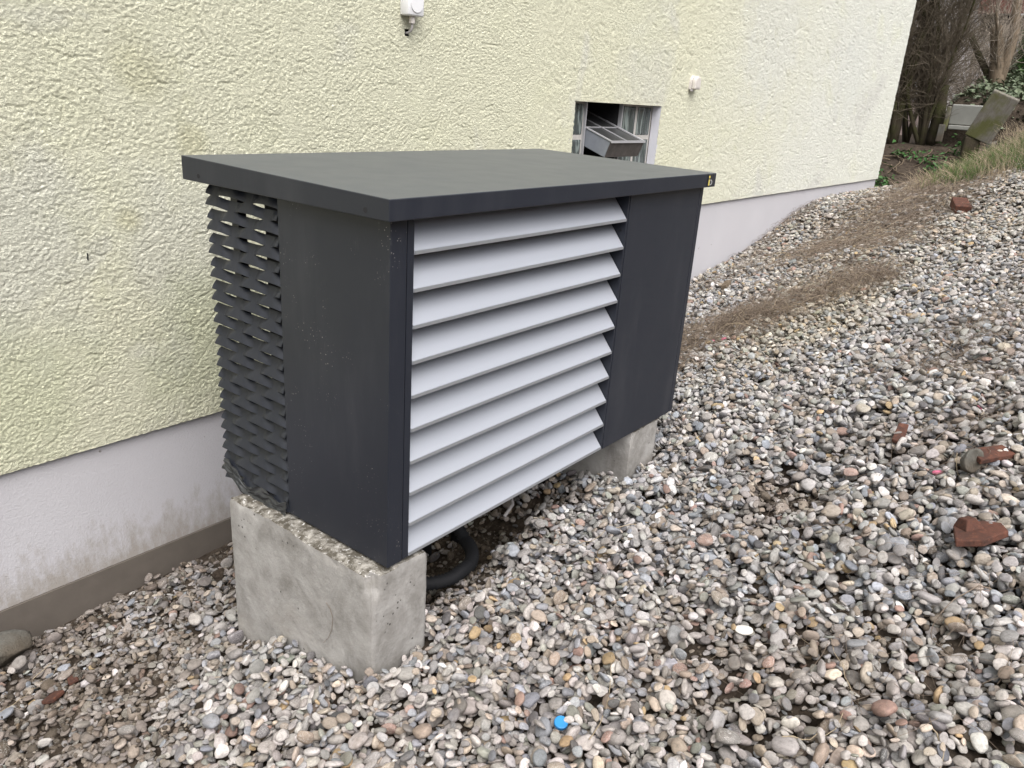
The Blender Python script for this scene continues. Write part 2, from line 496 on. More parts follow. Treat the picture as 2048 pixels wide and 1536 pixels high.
# earth shows through where pebbles are scarce
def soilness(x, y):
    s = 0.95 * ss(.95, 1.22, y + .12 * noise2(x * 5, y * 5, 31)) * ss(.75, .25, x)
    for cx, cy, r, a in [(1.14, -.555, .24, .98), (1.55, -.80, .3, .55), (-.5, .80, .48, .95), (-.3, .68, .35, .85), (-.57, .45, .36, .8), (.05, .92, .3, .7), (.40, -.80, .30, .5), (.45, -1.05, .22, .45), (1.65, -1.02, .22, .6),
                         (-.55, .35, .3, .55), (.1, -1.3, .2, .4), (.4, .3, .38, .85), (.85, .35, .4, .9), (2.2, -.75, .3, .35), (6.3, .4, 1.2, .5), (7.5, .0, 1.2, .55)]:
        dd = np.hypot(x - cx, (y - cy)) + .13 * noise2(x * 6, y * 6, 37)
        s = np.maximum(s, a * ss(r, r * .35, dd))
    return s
def project(P):
    q = (np.asarray(P) - CC) @ CR.T
    return 1024 + CF * q[:, 0] / q[:, 2], 768 + CF * q[:, 1] / q[:, 2], q[:, 2]

def make_kernel(a, b, c, ang):
    r = int(a / SZ) + 1
    k = np.arange(-r, r + 1) * SZ
    X, Y = np.meshgrid(k, k, indexing='ij')
    u = (X * math.cos(ang) + Y * math.sin(ang)) / a; v = (-X * math.sin(ang) + Y * math.cos(ang)) / b
    q = 1 - np.abs(u) ** 2.3 - np.abs(v) ** 2.3
    m = q > 0
    low = np.where(m, c * np.sqrt(np.clip(q, 0, 1)), -99).astype(np.float32)
    return r, X.astype(np.float32), Y.astype(np.float32), m, low
KERN = []
NK = 420
for i in range(NK):
    a = .0112 * math.exp(.29 * rng.standard_normal())
    a = min(max(a, .0068), .026)
    b = a * rng.uniform(.58, .96); c = a * rng.uniform(.28, .52)
    if rng.random() < .16:
        c = a * rng.uniform(.6, .85); b = a * rng.uniform(.35, .5)
    ang = rng.uniform(0, math.pi)
    KERN.append((a, b, c, ang, *make_kernel(a, b, c, ang)))
order = np.argsort([k[0] for k in KERN])
KERN = [KERN[i] for i in order]

NCAND = 143000
cx = np.concatenate([rng.uniform(-1.1, 4.2, 97000), rng.uniform(4.2, 9.6, NCAND - 97000)])
cy = rng.uniform(-1.95, 1.29, NCAND)
uu, vv, ww = project(np.stack([cx, cy, terrain(cx, cy)], -1))
inside = (ww > .3) & (uu > -260) & (uu < 2330) & (vv > 230) & (vv < 1760)
# hidden far behind the unit: thin out
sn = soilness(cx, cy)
keep = inside & (rng.random(NCAND) > .62 * sn) & ~((cx > .2) & (cx < 1.45) & (cy > .62) & (rng.random(NCAND) < .7)) & ~((np.abs(cx - .62) < .36) & (np.abs(cy - .38) < .24) & (rng.random(NCAND) < .85))  # pebbles also thinned in the hollow, so bare dark earth deepens the shade
idx = np.nonzero(keep)[0]; rng.shuffle(idx)
tz = terrain(cx, cy) + .018
print('pebble candidates', len(idx))
big = np.maximum(ss(.4, 1.5, cx) * ss(.1, -.5, cy), ss(3.2, 4.8, cx) * .9)
PEB = []
IH, JH = H.shape
rr = rng.random((NCAND, 6))
for n, i in enumerate(idx):
    q = rr[i, 0]
    q = q ** (1 - .48 * big[i])
    if sn[i] > .3 and rr[i, 5] < .2: q *= .5
    a, b, c, ang, r, KX, KY, m, low = KERN[min(int(q * NK), NK - 1)]
    best = None
    for t in range(2):
        ix = int((cx[i] - HX0) / SZ + (rr[i, 1] - .5) * 12 * t); iy = int((cy[i] - HY0) / SZ + (rr[i, 2] - .5) * 12 * t * (1 if t == 1 else -1))
        if ix - r < 0 or iy - r < 0 or ix + r + 1 > IH or iy + r + 1 > JH: continue
        p = H[ix - r:ix + r + 1, iy - r:iy + r + 1]
        h = p[r, r]
        if best is None or h < best[0]: best = (h, ix, iy, p)
    if best is None: continue
    h, ix, iy, p = best
    if h > 20: continue
    pm = p[m]
    if pm.max() > 20: continue
    s_ = r * SZ
    gxx = float((p[r + 1:].mean() - p[:r].mean()) / (s_ * 1.1)); gyy = float((p[:, r + 1:].mean() - p[:, :r].mean()) / (s_ * 1.1))
    gxx = max(-.75, min(.75, gxx * .85 + (rr[i, 3] - .5) * .5)); gyy = max(-.75, min(.75, gyy * .85 + (rr[i, 4] - .5) * .5))
    pl = gxx * KX + gyy * KY
    zc = float((p - pl + low)[m].max()) - .22 * c
    if zc > tz[i]: continue
    new = zc + pl + low
    np.maximum(p, np.where(m, new, -99), out=p)
    PEB.append((HX0 + ix * SZ, HY0 + iy * SZ, zc, a, b, c, ang, gxx, gyy, ix, iy, i))
PEB = np.array(PEB)
_q = H < 20; print('pebbles', len(PEB), 'mean top above terrain', float((H - terrain(HXg, HYg))[_q & (HXg > .2) & (HXg < 2.5) & (HYg < -.1) & (HYg > -1)].mean()), float((H - terrain(HXg, HYg))[_q & (HXg > 5) & (HXg < 8)].mean()))
def hmap(x, y, r=.0):
    if r:
        a = max(int((x - r - HX0) / SZ), 0); b = int((x + r - HX0) / SZ) + 1; c = max(int((y - r - HY0) / SZ), 0); d = int((y + r - HY0) / SZ) + 1
        q = H[a:b, c:d]; q = q[q < 20]
        return float(np.percentile(q, 80))
    return float(H[int((x - HX0) / SZ), int((y - HY0) / SZ)])

# rotations
npb = len(PEB)
nn = np.stack([-PEB[:, 7], -PEB[:, 8], np.ones(npb)], -1); nn /= np.linalg.norm(nn, axis=1)[:, None]
t1 = np.stack([np.cos(PEB[:, 6]), np.sin(PEB[:, 6]), np.zeros(npb)], -1)
t1 -= nn * (t1 * nn).sum(1)[:, None]; t1 /= np.linalg.norm(t1, axis=1)[:, None]
t2 = np.cross(nn, t1)
# matrix columns t1,t2,nn -> euler xyz
m20, m21, m22 = t1[:, 2], t2[:, 2], nn[:, 2]
ey = np.arcsin(np.clip(-m20, -1, 1)); ex = np.arctan2(m21, m22); ez = np.arctan2(t1[:, 1], t1[:, 0])
EUL = np.stack([ex, ey, ez], -1)
# colours
PAL = np.array([(.33, .32, .305), (.42, .405, .385), (.24, .235, .225), (.30, .32, .345), (.22, .235, .26), (.52, .505, .485), (.38, .335, .28), (.30, .25, .20),
                (.46, .40, .33), (.13, .128, .13), (.40, .30, .17), (.31, .21, .175), (.64, .62, .59), (.29, .30, .265), (.37, .35, .33), (.36, .36, .36)])
PW = np.array([14, 13, 9, 8, 5, 8, 8, 5, 5, 4, 1.6, 2, 4, 5, 12, 8.]); PW /= PW.sum()
ci = rng.choice(len(PAL), npb, p=PW)
TINT = .91 * PAL[ci] * (1 + .20 * rng.standard_normal(npb))[:, None] * (1 + .014 * rng.standard_normal((npb, 3)))
px_, py_ = PEB[:, 0], PEB[:, 1]
yel = ss(.9, .2, np.hypot((px_ - 3.3) / 1.5, (py_ - .05) / .6)) * .55 + .25 * ss(3.5, 5, px_)
TINT = TINT * (1 - yel[:, None]) + TINT * np.array([1.08, 1.0, .74]) * yel[:, None]
so_ = soilness(px_, py_)
brn = np.clip(so_ * .85 + .18 * rng.random(npb) * ss(.0, -.9, px_) * 2 - .15, 0, .8) * (rng.random(npb) < .8)
TINT = TINT * (1 - brn[:, None]) + np.array([.17, .13, .10]) * (.6 + .5 * rng.random(npb))[:, None] * brn[:, None]
warm = (.25 + .4 * ss(.9, .2, px_) * ss(.6, -.2, py_))[:, None]
TINT = TINT * (1 - warm + warm * np.array([1.07, .985, .915]))
TINT = np.clip(TINT * np.array([.985, .99, 1.035]), .02, .8)

# crumbs of earth where the soil shows
ncr = 60000
kx = rng.uniform(-1.0, 3.0, ncr); ky = rng.uniform(-1.5, 1.27, ncr)
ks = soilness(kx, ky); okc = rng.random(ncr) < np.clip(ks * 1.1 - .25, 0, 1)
kx, ky = kx[okc], ky[okc]
kz = H[((kx - HX0) / SZ).astype(int), ((ky - HY0) / SZ).astype(int)]
okc = (kz < 20) & (kz - terrain(kx, ky) < -.016); kx, ky, kz = kx[okc], ky[okc], kz[okc]
kr = .0036 * np.exp(.55 * rng.standard_normal(len(kx)))
CRB = np.stack([kx, ky, kz + kr * .2, kr, kr * .85, kr * .75], -1)
CRT = np.array([.075, .058, .043]) * (.6 + .9 * rng.random(len(kx)))[:, None]
CRE = rng.uniform(0, 6.28, (len(kx), 3))
# prototype shapes
def pebble_shape(k):
    bm = bmesh.new(); bmesh.ops.create_icosphere(bm, subdivisions=3, radius=1)
    V = np.array([v.co for v in bm.verts]); F = np.array([[v.index for v in f.verts] for f in bm.faces]); bm.free()
    r = np.random.default_rng(100 + k)
    D = V.copy()
    e = r.uniform(.78, .98)
    V = np.sign(D) * np.abs(D) ** e
    V /= np.abs(V).max(0)
    lump = 1 + .11 * noise3(D, 1.1, 40 + k) + .05 * noise3(D, 2.3, 80 + k)
    V = V * lump[:, None]
    V[:, 0] += .12 * r.uniform(-1, 1) * V[:, 1] ** 2
    V[:, 1] *= 1 + .22 * r.uniform(-1, 1) * V[:, 0]
    V[:, 2] *= 1 + .2 * r.uniform(-1, 1) * V[:, 0]
    for q in range(3 if k % 3 == 0 else (1 if k % 3 == 1 else 0)):
        nrm = r.standard_normal(3); nrm /= np.linalg.norm(nrm); dd = r.uniform(.62, .82)
        s = V @ nrm - dd
        V = V - np.clip(s, 0, None)[:, None] * nrm * .85
    V /= np.abs(V).max(0)
    me = bpy.data.meshes.new('pebble_shape')
    me.from_pydata([tuple(v) for v in V], [], F.tolist())
    me.polygons.foreach_set('use_smooth', [True] * len(me.polygons))
    me.materials.append(M['pebble'])
    return me
NSH = 14
SHAPES = [pebble_shape(k) for k in range(NSH)]
shape_id = rng.integers(0, NSH, npb)

# the 300 stones that show largest become objects of their own
cxs = PEB[:, :3]
U, V_, Dp = project(cxs)
ar = PEB[:, 3] * PEB[:, 4] / Dp ** 2
own = np.abs(H[PEB[:, 9].astype(int), PEB[:, 10].astype(int)] - (PEB[:, 2] + PEB[:, 5])) < .25 * PEB[:, 5]
hid = np.zeros(npb, bool)
hid |= (px_ > -.05) & (px_ < 1.5) & (py_ > 0)
ok = own & (~hid) & (U > 10) & (U < 2038) & (V_ > 10) & (V_ < 1526)
score = np.where(ok, ar, 0)
single = np.argsort(-score)[:300]
is_single = np.zeros(npb, bool); is_single[single] = True
for i in single:
    o = bpy.data.objects.new('pebble', SHAPES[shape_id[i]])
    o.location = PEB[i, :3]; o.rotation_euler = EUL[i]; o.scale = PEB[i, 3:6] * 1.06
    o['tint'] = [float(x) for x in TINT[i]] + [1.0]
    o.parent = ground
    COL.objects.link(o)
# the rest: one object, instances on points
rest = np.nonzero(~is_single)[0]
pm = bpy.data.meshes.new('pebbles')
RP = np.concatenate([PEB[rest, :3], CRB[:, :3]]); RS = np.concatenate([PEB[rest, 3:6] * 1.06, CRB[:, 3:]]); RE = np.concatenate([EUL[rest], CRE]); RT = np.concatenate([TINT[rest], CRT]); RI = np.concatenate([shape_id[rest], rng.integers(0, NSH, len(CRB))])
pm.vertices.add(len(RP)); pm.vertices.foreach_set('co', RP.astype(np.float32).ravel())
def attr(name, typ, data, key):
    a = pm.attributes.new(name, typ, 'POINT'); a.data.foreach_set(key, np.ascontiguousarray(data).ravel())
attr('rot', 'FLOAT_VECTOR', RE.astype(np.float32), 'vector')
attr('scl', 'FLOAT_VECTOR', RS.astype(np.float32), 'vector')
attr('tint', 'FLOAT_COLOR', np.concatenate([RT, np.ones((len(RT), 1))], 1).astype(np.float32), 'color')
attr('shape', 'INT', RI.astype(np.int32), 'value')
po = bpy.data.objects.new('pebbles', pm); COL.objects.link(po); po.parent = ground
tag(po, None, None, None, 'stuff')
pc = bpy.data.collections.new('pebble_shapes')
for k, me in enumerate(SHAPES):
    o = bpy.data.objects.new('pebble_shape_%02d' % k, me); pc.objects.link(o)
ng = bpy.data.node_groups.new('scatter_pebbles', 'GeometryNodeTree')
ng.interface.new_socket('Geometry', in_out='INPUT', socket_type='NodeSocketGeometry')
ng.interface.new_socket('Geometry', in_out='OUTPUT', socket_type='NodeSocketGeometry')
gi = ng.nodes.new('NodeGroupInput'); go = ng.nodes.new('NodeGroupOutput')
ci_ = ng.nodes.new('GeometryNodeCollectionInfo'); ci_.inputs['Collection'].default_value = pc
ci_.inputs['Separate Children'].default_value = True; ci_.inputs['Reset Children'].default_value = True
ip = ng.nodes.new('GeometryNodeInstanceOnPoints'); ip.inputs['Pick Instance'].default_value = True
def na(name, typ):
    n = ng.nodes.new('GeometryNodeInputNamedAttribute'); n.data_type = typ; n.inputs['Name'].default_value = name; return n.outputs[0]
ng.links.new(gi.outputs[0], ip.inputs['Points']); ng.links.new(ci_.outputs[0], ip.inputs['Instance'])
ng.links.new(na('shape', 'INT'), ip.inputs['Instance Index'])
e2r = ng.nodes.new('FunctionNodeEulerToRotation')
ng.links.new(na('rot', 'FLOAT_VECTOR'), e2r.inputs[0]); ng.links.new(e2r.outputs[0], ip.inputs['Rotation'])
ng.links.new(na('scl', 'FLOAT_VECTOR'), ip.inputs['Scale'])
ng.links.new(ip.outputs[0], go.inputs[0])
md = po.modifiers.new('scatter', 'NODES'); md.node_group = ng

# ------------------------------------------------------------------ the house
WY = 1.3
WX0, WX1, WZ0, WZ1 = 2.572, 3.535, .50, 1.100      # window opening
CORNER = 9.09
house = empty('house', (4, WY, 0), 'pale yellow house with rough render, lilac grey plinth and a glass block basement window', 'house')

def plaster_height(X, Z, xs, zs, amp, gs=1.0):
    wx = .004 * noise2(X / .02, Z / .02, 61); wz = .004 * noise2(X / .02, Z / .02, 62)
    n1 = noise2((X + wx) / (.0135 * gs), (Z + wz) / (.0105 * gs), 1)
    n2 = noise2((X + wx * .6) / (.0078 * gs), (Z + wz * .6) / (.0066 * gs), 2)
    big_ = fbm2(X / .07, Z / .055, 4, 2)
    h = .55 + .50 * np.tanh(2.6 * n1 + .5) + .34 * np.tanh(2.2 * n2) + .45 * big_
    isl = ss(.05, .45, fbm2(X / .13, Z / .10, 8, 2))
    h = h * (1 - .5 * isl) + .5 * isl * .75
    # grooves dragged by the float
    r = np.random.default_rng(int(amp * 1e6))
    G = np.zeros_like(h)
    nS = int((xs[-1] - xs[0]) * (zs[-1] - zs[0]) * 62)
    sx = r.uniform(xs[0], xs[-1], nS); sz = r.uniform(zs[0], zs[-1], nS)
    L = r.gamma(2.0, .021, nS) + .014; an = r.normal(-.5, .9, nS); cu = r.normal(0, 12, nS); wd = r.uniform(.5, 1.0, nS)
    K = 40
    tt = np.linspace(0, 1, K)[None, :]
    aa = an[:, None] + cu[:, None] * tt * L[:, None]
    ds = (L / K)[:, None]
    PX = sx[:, None] + np.cumsum(np.cos(aa) * ds, 1); PZ = sz[:, None] + np.cumsum(np.sin(aa) * ds, 1)
    dep = wd[:, None] * np.sin(np.pi * np.clip(tt * .9 + .08, 0, 1)) ** .5 * np.ones_like(PX)
    dz = zs[1] - zs[0]
    iz = np.round((PZ - zs[0]) / dz).astype(int)
    ix = np.searchsorted(xs, PX)
    for oi in (-1, 0, 1):
        for oj in (-1, 0, 1):
            I = ix + oi; J = iz + oj
            okk = (I >= 0) & (I < len(xs)) & (J >= 0) & (J < len(zs))
            wgt = 1.0 if (oi == 0 and oj == 0) else (.55 if oi * oj == 0 else .3)
            np.maximum.at(G, (I[okk], J[okk]), dep[okk] * wgt)
            J2 = J + 2                                    # ridge pushed up beside the groove
            ok2 = okk & (J2 < len(zs))
            np.maximum.at(h, (I[ok2], J2[ok2]), (h[I[ok2], J2[ok2]] * 0 + .95 * wgt))
    return h - 1.4 * G

def wall_sheet(x0, x1, z0, z1, dz, amp, stepf, holes=(), gs=1.0):
    xs = [x0]
    while xs[-1] < x1:
        d = math.hypot(xs[-1] - CC[0], WY - CC[1]); xs.append(xs[-1] + stepf(d))
    xs[-1] = x1
    xs = np.array(xs); zs = np.linspace(z0, z1, int((z1 - z0) / dz))
    for a, b, c, d in holes:                       # the grid follows the edges of the openings
        for q in (a, b): xs[np.argmin(np.abs(xs - q))] = q
        for q in (c, d): zs[np.argmin(np.abs(zs - q))] = q
    X, Z = np.meshgrid(xs, zs, indexing='ij')
    h = plaster_height(X, Z, xs, zs, amp, gs) * amp
    k = ss(.05, .0, np.abs(X - 2.2)); h = h * (1 - k) + k * (.002 + .0012 * noise2(X / .012, Z / .010, 3))
    P = np.stack([X, WY - h, Z], -1)
    V = P.reshape(-1, 3) - np.array(house.location)
    n, m = X.shape
    ii = np.arange(n * m).reshape(n, m)
    F = np.stack([ii[:-1, :-1], ii[1:, :-1], ii[1:, 1:], ii[:-1, 1:]], -1).reshape(-1, 4)
    if len(holes):
        fx = (X[:-1, :-1] + X[1:, 1:]).ravel() / 2; fz = (Z[:-1, :-1] + Z[1:, 1:]).ravel() / 2
        k = np.ones(len(F), bool)
        for a, b, c, d in holes:
            k &= ~((fx > a) & (fx < b) & (fz > c) & (fz < d))
        F = F[k]
    return raw_obj('rendered_wall', V, F, M['plaster'], house)
HOLE = (1.297, 1.321, 1.308, 1.334)
wall_sheet(-1.5, 2.2, -.078, 1.80, .0031, .0031, lambda d: .0031 * max(1, d / 2.7), [HOLE])
wall_sheet(2.2, CORNER, .442, 2.62, .0062, .0036, lambda d: .0055 * (d / 4.2) ** 1.5, [(WX0, WX1, WZ0, WZ1)], 1.4)
mb = MB()
mb.box((-6, WY + .001, -.076), (-1.5, WY + .02, 4.6)); mb.box((-1.5, WY + .001, 1.80), (2.2, WY + .02, 4.6)); mb.box((2.2, WY + .001, 2.62), (CORNER, WY + .02, 4.6))
mb.box((2.19, WY + .003, -.078), (2.2, WY + .019, .45))
build(mb, 'upper_wall', M['plaster'], house)
mb = MB()                                         # underside lips of the render, 12 mm proud of the plinth
mb.box((-6, WY + .002, -.079), (2.2, WY + .014, -.0765)); mb.box((2.2, WY + .002, .4405), (CORNER, WY + .014, .4435))
build(mb, 'drip_edge', M['strip'], house)
mb = MB()
mb.box((-6, WY + .016, -.55), (2.21, WY + .3, -.06)); mb.box((2.215, WY + .016, -.55), (CORNER - .012, WY + .3, .46))
build(mb, 'plinth', M['plinth'], house)
mb = MB()
mb.box((-6, WY + .010, -1.2), (2.7, WY + .3, -.552))
build(mb, 'foundation_strip', M['strip'], house)
mb = MB(); mb.box((CORNER - .02, WY + .012, .4455), (CORNER - .002, WY + 5, 4.6)); mb.box((-6, WY + 5, -1), (CORNER, WY + 5.02, 4.6)); mb.box((CORNER - .03, WY + .31, -.3), (CORNER - .012, WY + 5, .444))
build(mb, 'side_wall', M['plaster'], house)
mb = MB(); mb.box((-6, WY + .02, 4.605), (CORNER + .0, WY + 5.02, 4.75)); build(mb, 'roof', M['shingle'], house)
for k, (z0, z1, ox, dp) in enumerate([(1.27, 1.50, .01, .03), (1.72, 1.98, .10, .10), (1.45, 1.70, .05, .05), (2.0, 2.22, .08, .06), (2.24, 2.46, .11, .10), (2.48, 2.72, .08, .08), (1.0, 1.24, .02, .04)]):
    mb = MB(); mb.box((CORNER + .001 + .002 * k, WY + .25 + .12 * (k % 2), z0), (CORNER + .09 + ox, WY + .40 + .12 * (k % 2), z1)); build(mb, 'shingle', M['shingle'], house, bevel=.006)

# window: reveal, glass blocks, open hopper
win = empty('window', (3.05, WY + .05, .8)); win.parent = house; win.location = Vector((3.05, WY + .05, .8)) - house.location
mb = MB(); D0, D1 = WY - .001, WY + .056
mb.box((WX1 + .001, D0, WZ0), (WX1 + .03, D1, WZ1)); build(mb, 'reveal', M['reveal'], win)
mb = MB(); mb.box((WX0 - .03, D0, WZ0), (WX0 - .001, D1, WZ1)); mb.box((WX0 - .03, D0 + .002, WZ1 - .001), (WX1 + .03, D1, WZ1 + .03)); mb.box((WX0 - .03, D0 + .002, WZ0 - .03), (WX1 + .03, D1, WZ0 + .001))
build(mb, 'lintel', M['mortar'], win)
BX = [2.572, 2.765, 3.150, 3.343, 3.535]
mb = MB()
mb.box((WX0, WY + .0605, WZ0), (2.7565, WY + .12, WZ1)); build(mb, 'mortar_joint', M['mortar'], win)
mb = MB(); mb.box((3.1585, WY + .0605, WZ0), (WX1, WY + .12, WZ1)); build(mb, 'mortar_joint', M['mortar'], win)
for c0 in (BX[0], BX[2] + .004, BX[3]):
    for r_ in range(3):
        z1 = WZ1 - .006 - r_ * .193
        x0, x1 = c0 + .009, c0 + .184
        xs = np.linspace(x0, x1, 15); zs = np.linspace(z1 - .178, z1, 15)
        X, Z = np.meshgrid(xs, zs, indexing='ij')
        e = np.minimum(np.minimum(X - x0, x1 - X), np.minimum(Z - zs[0], zs[-1] - Z))
        Y = WY + .064 - .010 * ss(0, .018, e) + .004 * ss(.018, .03, e) + .0022 * ss(.03, .04, e) * noise2(X / .05 + 7 * c0, Z / .10 + r_ * 3.3, 77)
        g = grid_obj('glass_block', np.stack([X, Y, Z], -1) - np.array(house.location) - np.array(win.location), M['glass'])
        g.parent = win
mb = MB()
mb.box((2.757, WY + .045, WZ0), (2.766, WY + .070, WZ1 - .001)); build(mb, 'window_frame', M['rail'], win)
mb = MB(); mb.box((3.149, WY + .045, WZ0), (3.158, WY + .070, WZ1 - .001)); build(mb, 'window_frame', M['rail'], win)
mb = MB()
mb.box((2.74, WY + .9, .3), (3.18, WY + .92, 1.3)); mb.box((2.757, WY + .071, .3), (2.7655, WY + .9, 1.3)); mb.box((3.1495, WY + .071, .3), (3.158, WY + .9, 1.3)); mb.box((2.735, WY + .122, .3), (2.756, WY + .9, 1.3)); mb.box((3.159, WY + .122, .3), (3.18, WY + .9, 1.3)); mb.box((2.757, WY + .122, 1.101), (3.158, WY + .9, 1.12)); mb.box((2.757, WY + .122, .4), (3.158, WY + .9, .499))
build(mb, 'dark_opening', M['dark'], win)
hop = empty('ventilation_hopper', (2.96, 1.3, .9)); hop.parent = house; hop.location = Vector((2.96, 1.3, .9)) - house.location
tag(hop, 'galvanised metal hopper tilted out of the opening')
hx0, hx1 = 2.772, 3.140
def topz(y): return .897 + (y - 1.178) * .345
yb, yf = 1.62, 1.178
for x in (hx0, hx1 - .004):
    mb = MB(); mb.prism([(x, yf, topz(yf)), (x, yb, topz(yb)), (x, yb, topz(yb) - .09), (x, yf + .03, topz(yf) - .083)], (.004, 0, 0))
    build(mb, 'side_plate', M['galv'], hop)
mb = MB(); mb.prism([(hx0 - .002, yf - .003, topz(yf)), (hx1 + .002, yf - .003, topz(yf)), (hx1 - .0, yf + .027, topz(yf) - .083), (hx0 + .0, yf + .027, topz(yf) - .083)], (0, -.003, 0))
build(mb, 'front_plate', M['rust'], hop)
mb = MB()
dv = (0, yb - yf, topz(yb) - topz(yf))
for x, w in ((hx0 - .004, .012), (hx1 - .012, .016)):
    mb.prism([(x, yf - .008, topz(yf) + .001), (x + w, yf - .008, topz(yf) + .001), (x + w, yf - .008, topz(yf) + .008), (x, yf - .008, topz(yf) + .008)], dv)
mb.prism([(2.95, yf, topz(yf) + .003), (2.956, yf, topz(yf) + .003), (2.956, yf, topz(yf) + .008), (2.95, yf, topz(yf) + .008)], dv)
mb.box((hx0 - .005, yf - .014, topz(yf) - .004), (hx1 + .005, yf - .0085, topz(yf) + .009))
mb.box((hx0 + .01, 1.36, topz(1.36) + .002), (hx1 - .01, 1.368, topz(1.36) + .007))
build(mb, 'rail', M['rail'], hop)
mb = MB(); mb.prism([(hx0 + .002, yf, topz(yf) - .001), (hx1 - .002, yf, topz(yf) - .001), (hx1 - .002, yf, topz(yf) + .001), (hx0 + .002, yf, topz(yf) + .001)], dv)
build(mb, 'pane', M['pane'], hop)
mb = MB(); mb.prism([(hx0 + .002, yf + .03, topz(yf) - .085), (hx1 - .002, yf + .03, topz(yf) - .085), (hx1 - .002, yf + .03, topz(yf) - .081), (hx0 + .002, yf + .03, topz(yf) - .081)], (0, yb - yf - .03, topz(yb) - topz(yf) - .01))
build(mb, 'tray_floor', M['galv'], hop)

mb = MB(); mb.box((-.052, WY - .006, .548), (-.049, WY + .004, .570)); build(mb, 'nail', M['dark'], house)
# junction box with cable, outdoor sensor
jb = empty('junction_box', (1.312, WY - .03, 1.42), 'white square junction box with a round cover and a short grey cable', 'junction box')
mb = MB(); mb.box((1.268, WY - .052, 1.382), (1.357, WY - .001, 1.473)); build(mb, 'box_body', M['white'], jb, True, .006)
mb = MB(); mb.cyl((1.3125, WY - .050, 1.4275), (0, -1, 0), .036, .006, 32, .033); build(mb, 'cover', M['white'], jb)
mb = MB(); mb.cyl((1.312, WY - .028, 1.383), (0, 0, -1), .011, .012, 12); mb.cyl((1.312, WY - .028, 1.371), (0, 0, -1), .014, .016, 6, .012); build(mb, 'cable_gland', M['beige'], jb)
mb = MB(); P = [Vector((1.312, WY - .028, 1.357)), Vector((1.313, WY - .028, 1.34)), Vector((1.312, WY - .022, 1.327)), Vector((1.310, WY - .008, 1.320)), Vector((1.309, WY + .03, 1.318))]
mb.tube(P, .0048, 8); build(mb, 'cable', M['grey_cable'], jb, True)
mb = MB(); mb.box((1.28, WY + .06, 1.29), (1.34, WY + .065, 1.35)); mb.box((1.28, WY + .02, 1.29), (1.296, WY + .06, 1.35)); mb.box((1.322, WY + .02, 1.29), (1.34, WY + .06, 1.35)); build(mb, 'cable_hole', M['dark'], jb)

ws = empty('outdoor_sensor', (3.91, WY - .03, 1.25), 'small rounded cream outdoor sensor on the wall above the window side', 'sensor')
def arch(x0, x1, z0, z1, y, n=10):
    r = (x1 - x0) / 2
    return [(x0, y, z0), (x1, y, z0)] + [((x0 + x1) / 2 + r * math.cos(a), y, z1 - r + r * math.sin(a)) for a in np.linspace(0, math.pi, n)]
mb = MB(); mb.prism(arch(3.872, 3.958, 1.215, 1.302, WY - .001), (0, -.02, 0)); build(mb, 'back_plate', M['beige'], ws, False, .003)
mb = MB(); mb.prism(arch(3.876, 3.955, 1.217, 1.298, WY - .0215), (0, -.028, 0)); build(mb, 'housing', M['beige'], ws, False, .007)
mb = MB(); mb.prism(arch(3.893, 3.938, 1.228, 1.29, WY - .0495)[::1], (0, -.002, 0)); build(mb, 'cover', M['beige'], ws, False, .0008)
mb = MB(); mb.cyl((3.885, WY - .02, 1.216), (0, 0, -1), .012, .012, 10); build(mb, 'cable_entry', M['grey_cable'], ws)

# ------------------------------------------------------------------ the heat pump
hp = empty('heat_pump', (.75, .35, 0), 'anthracite outdoor heat pump with pale louvres standing on two concrete blocks', 'heat pump')
PW_, PD, PH = 1.5, .6947, .848
P_ = M['paint']
LX0, LX1, LY0, LY1 = -.029, 1.529, -.0265, .748
zf, zb = .9006, .9144
mb = MB()
mb.add([(LX0, LY0, .8543), (LX1, LY0, .8543), (LX1, LY1, .8543), (LX0, LY1, .8543), (LX0, LY0, zf), (LX1, LY0, zf), (LX1, LY1, zb), (LX0, LY1, zb)],
       [(0, 3, 2, 1), (4, 5, 6, 7), (0, 1, 5, 4), (1, 2, 6, 5), (2, 3, 7, 6), (3, 0, 4, 7)])
lid = build(mb, 'lid', P_, hp, False, .0022)
for y in (.046, .672):
    mb = MB(); mb.cyl((LX0 - .0006, y, .870), (1, 0, 0), .0058, .0004, 16)
    h_ = build(mb, 'screw_hole', M['dark'], None)
    h_.data.transform(Matrix.Translation(-Vector(hp.location))); h_.parent = lid
badge = empty('badge', (0, 0, 0)); badge.parent = hp; badge.location = Vector((1.483, LY0, .878)) - Vector(hp.location)
mb = MB(); mb.box((1.461, LY0 - .0025, .8585), (1.506, LY0 - .0003, .8985)); build(mb, 'badge_plate', M['dark'], badge, False, .0006)
mb = MB(); mb.prism([(1.4645 + .001, LY0 - .0035, .861), (1.4735, LY0 - .0035, .861), (1.4735, LY0 - .0035, .881), (1.4655, LY0 - .0035, .881)], (0, .0008, 0))
mb.cyl((1.4695, LY0 - .0027, .8895), (0, -1, 0), .0047, .0008, 16); build(mb, 'letter_i', M['yellow'], badge)
mb = MB()
def Dshape(s): return [(1.4755 + (1 - s) * .003, .8615 + (1 - s) * .004)] + [(1.4825 + .0125 * s * math.cos(a) + (0 if s == 1 else -.0005), .871 + .0095 * (1 if s == 1 else .6) * math.sin(a)) for a in np.linspace(-math.pi / 2, math.pi / 2, 12)] + [(1.4755 + (1 - s) * .003, .8805 - (1 - s) * .004)]
o_, i_ = Dshape(1.0), Dshape(.55)
n_ = len(o_); yq = LY0 - .0033
mb.add([(a, yq, b) for a, b in o_] + [(a, yq, b) for a, b in i_], [(k, (k + 1) % n_, n_ + (k + 1) % n_, n_ + k) for k in range(n_)])
build(mb, 'letter_d', M['grey_print'], badge)

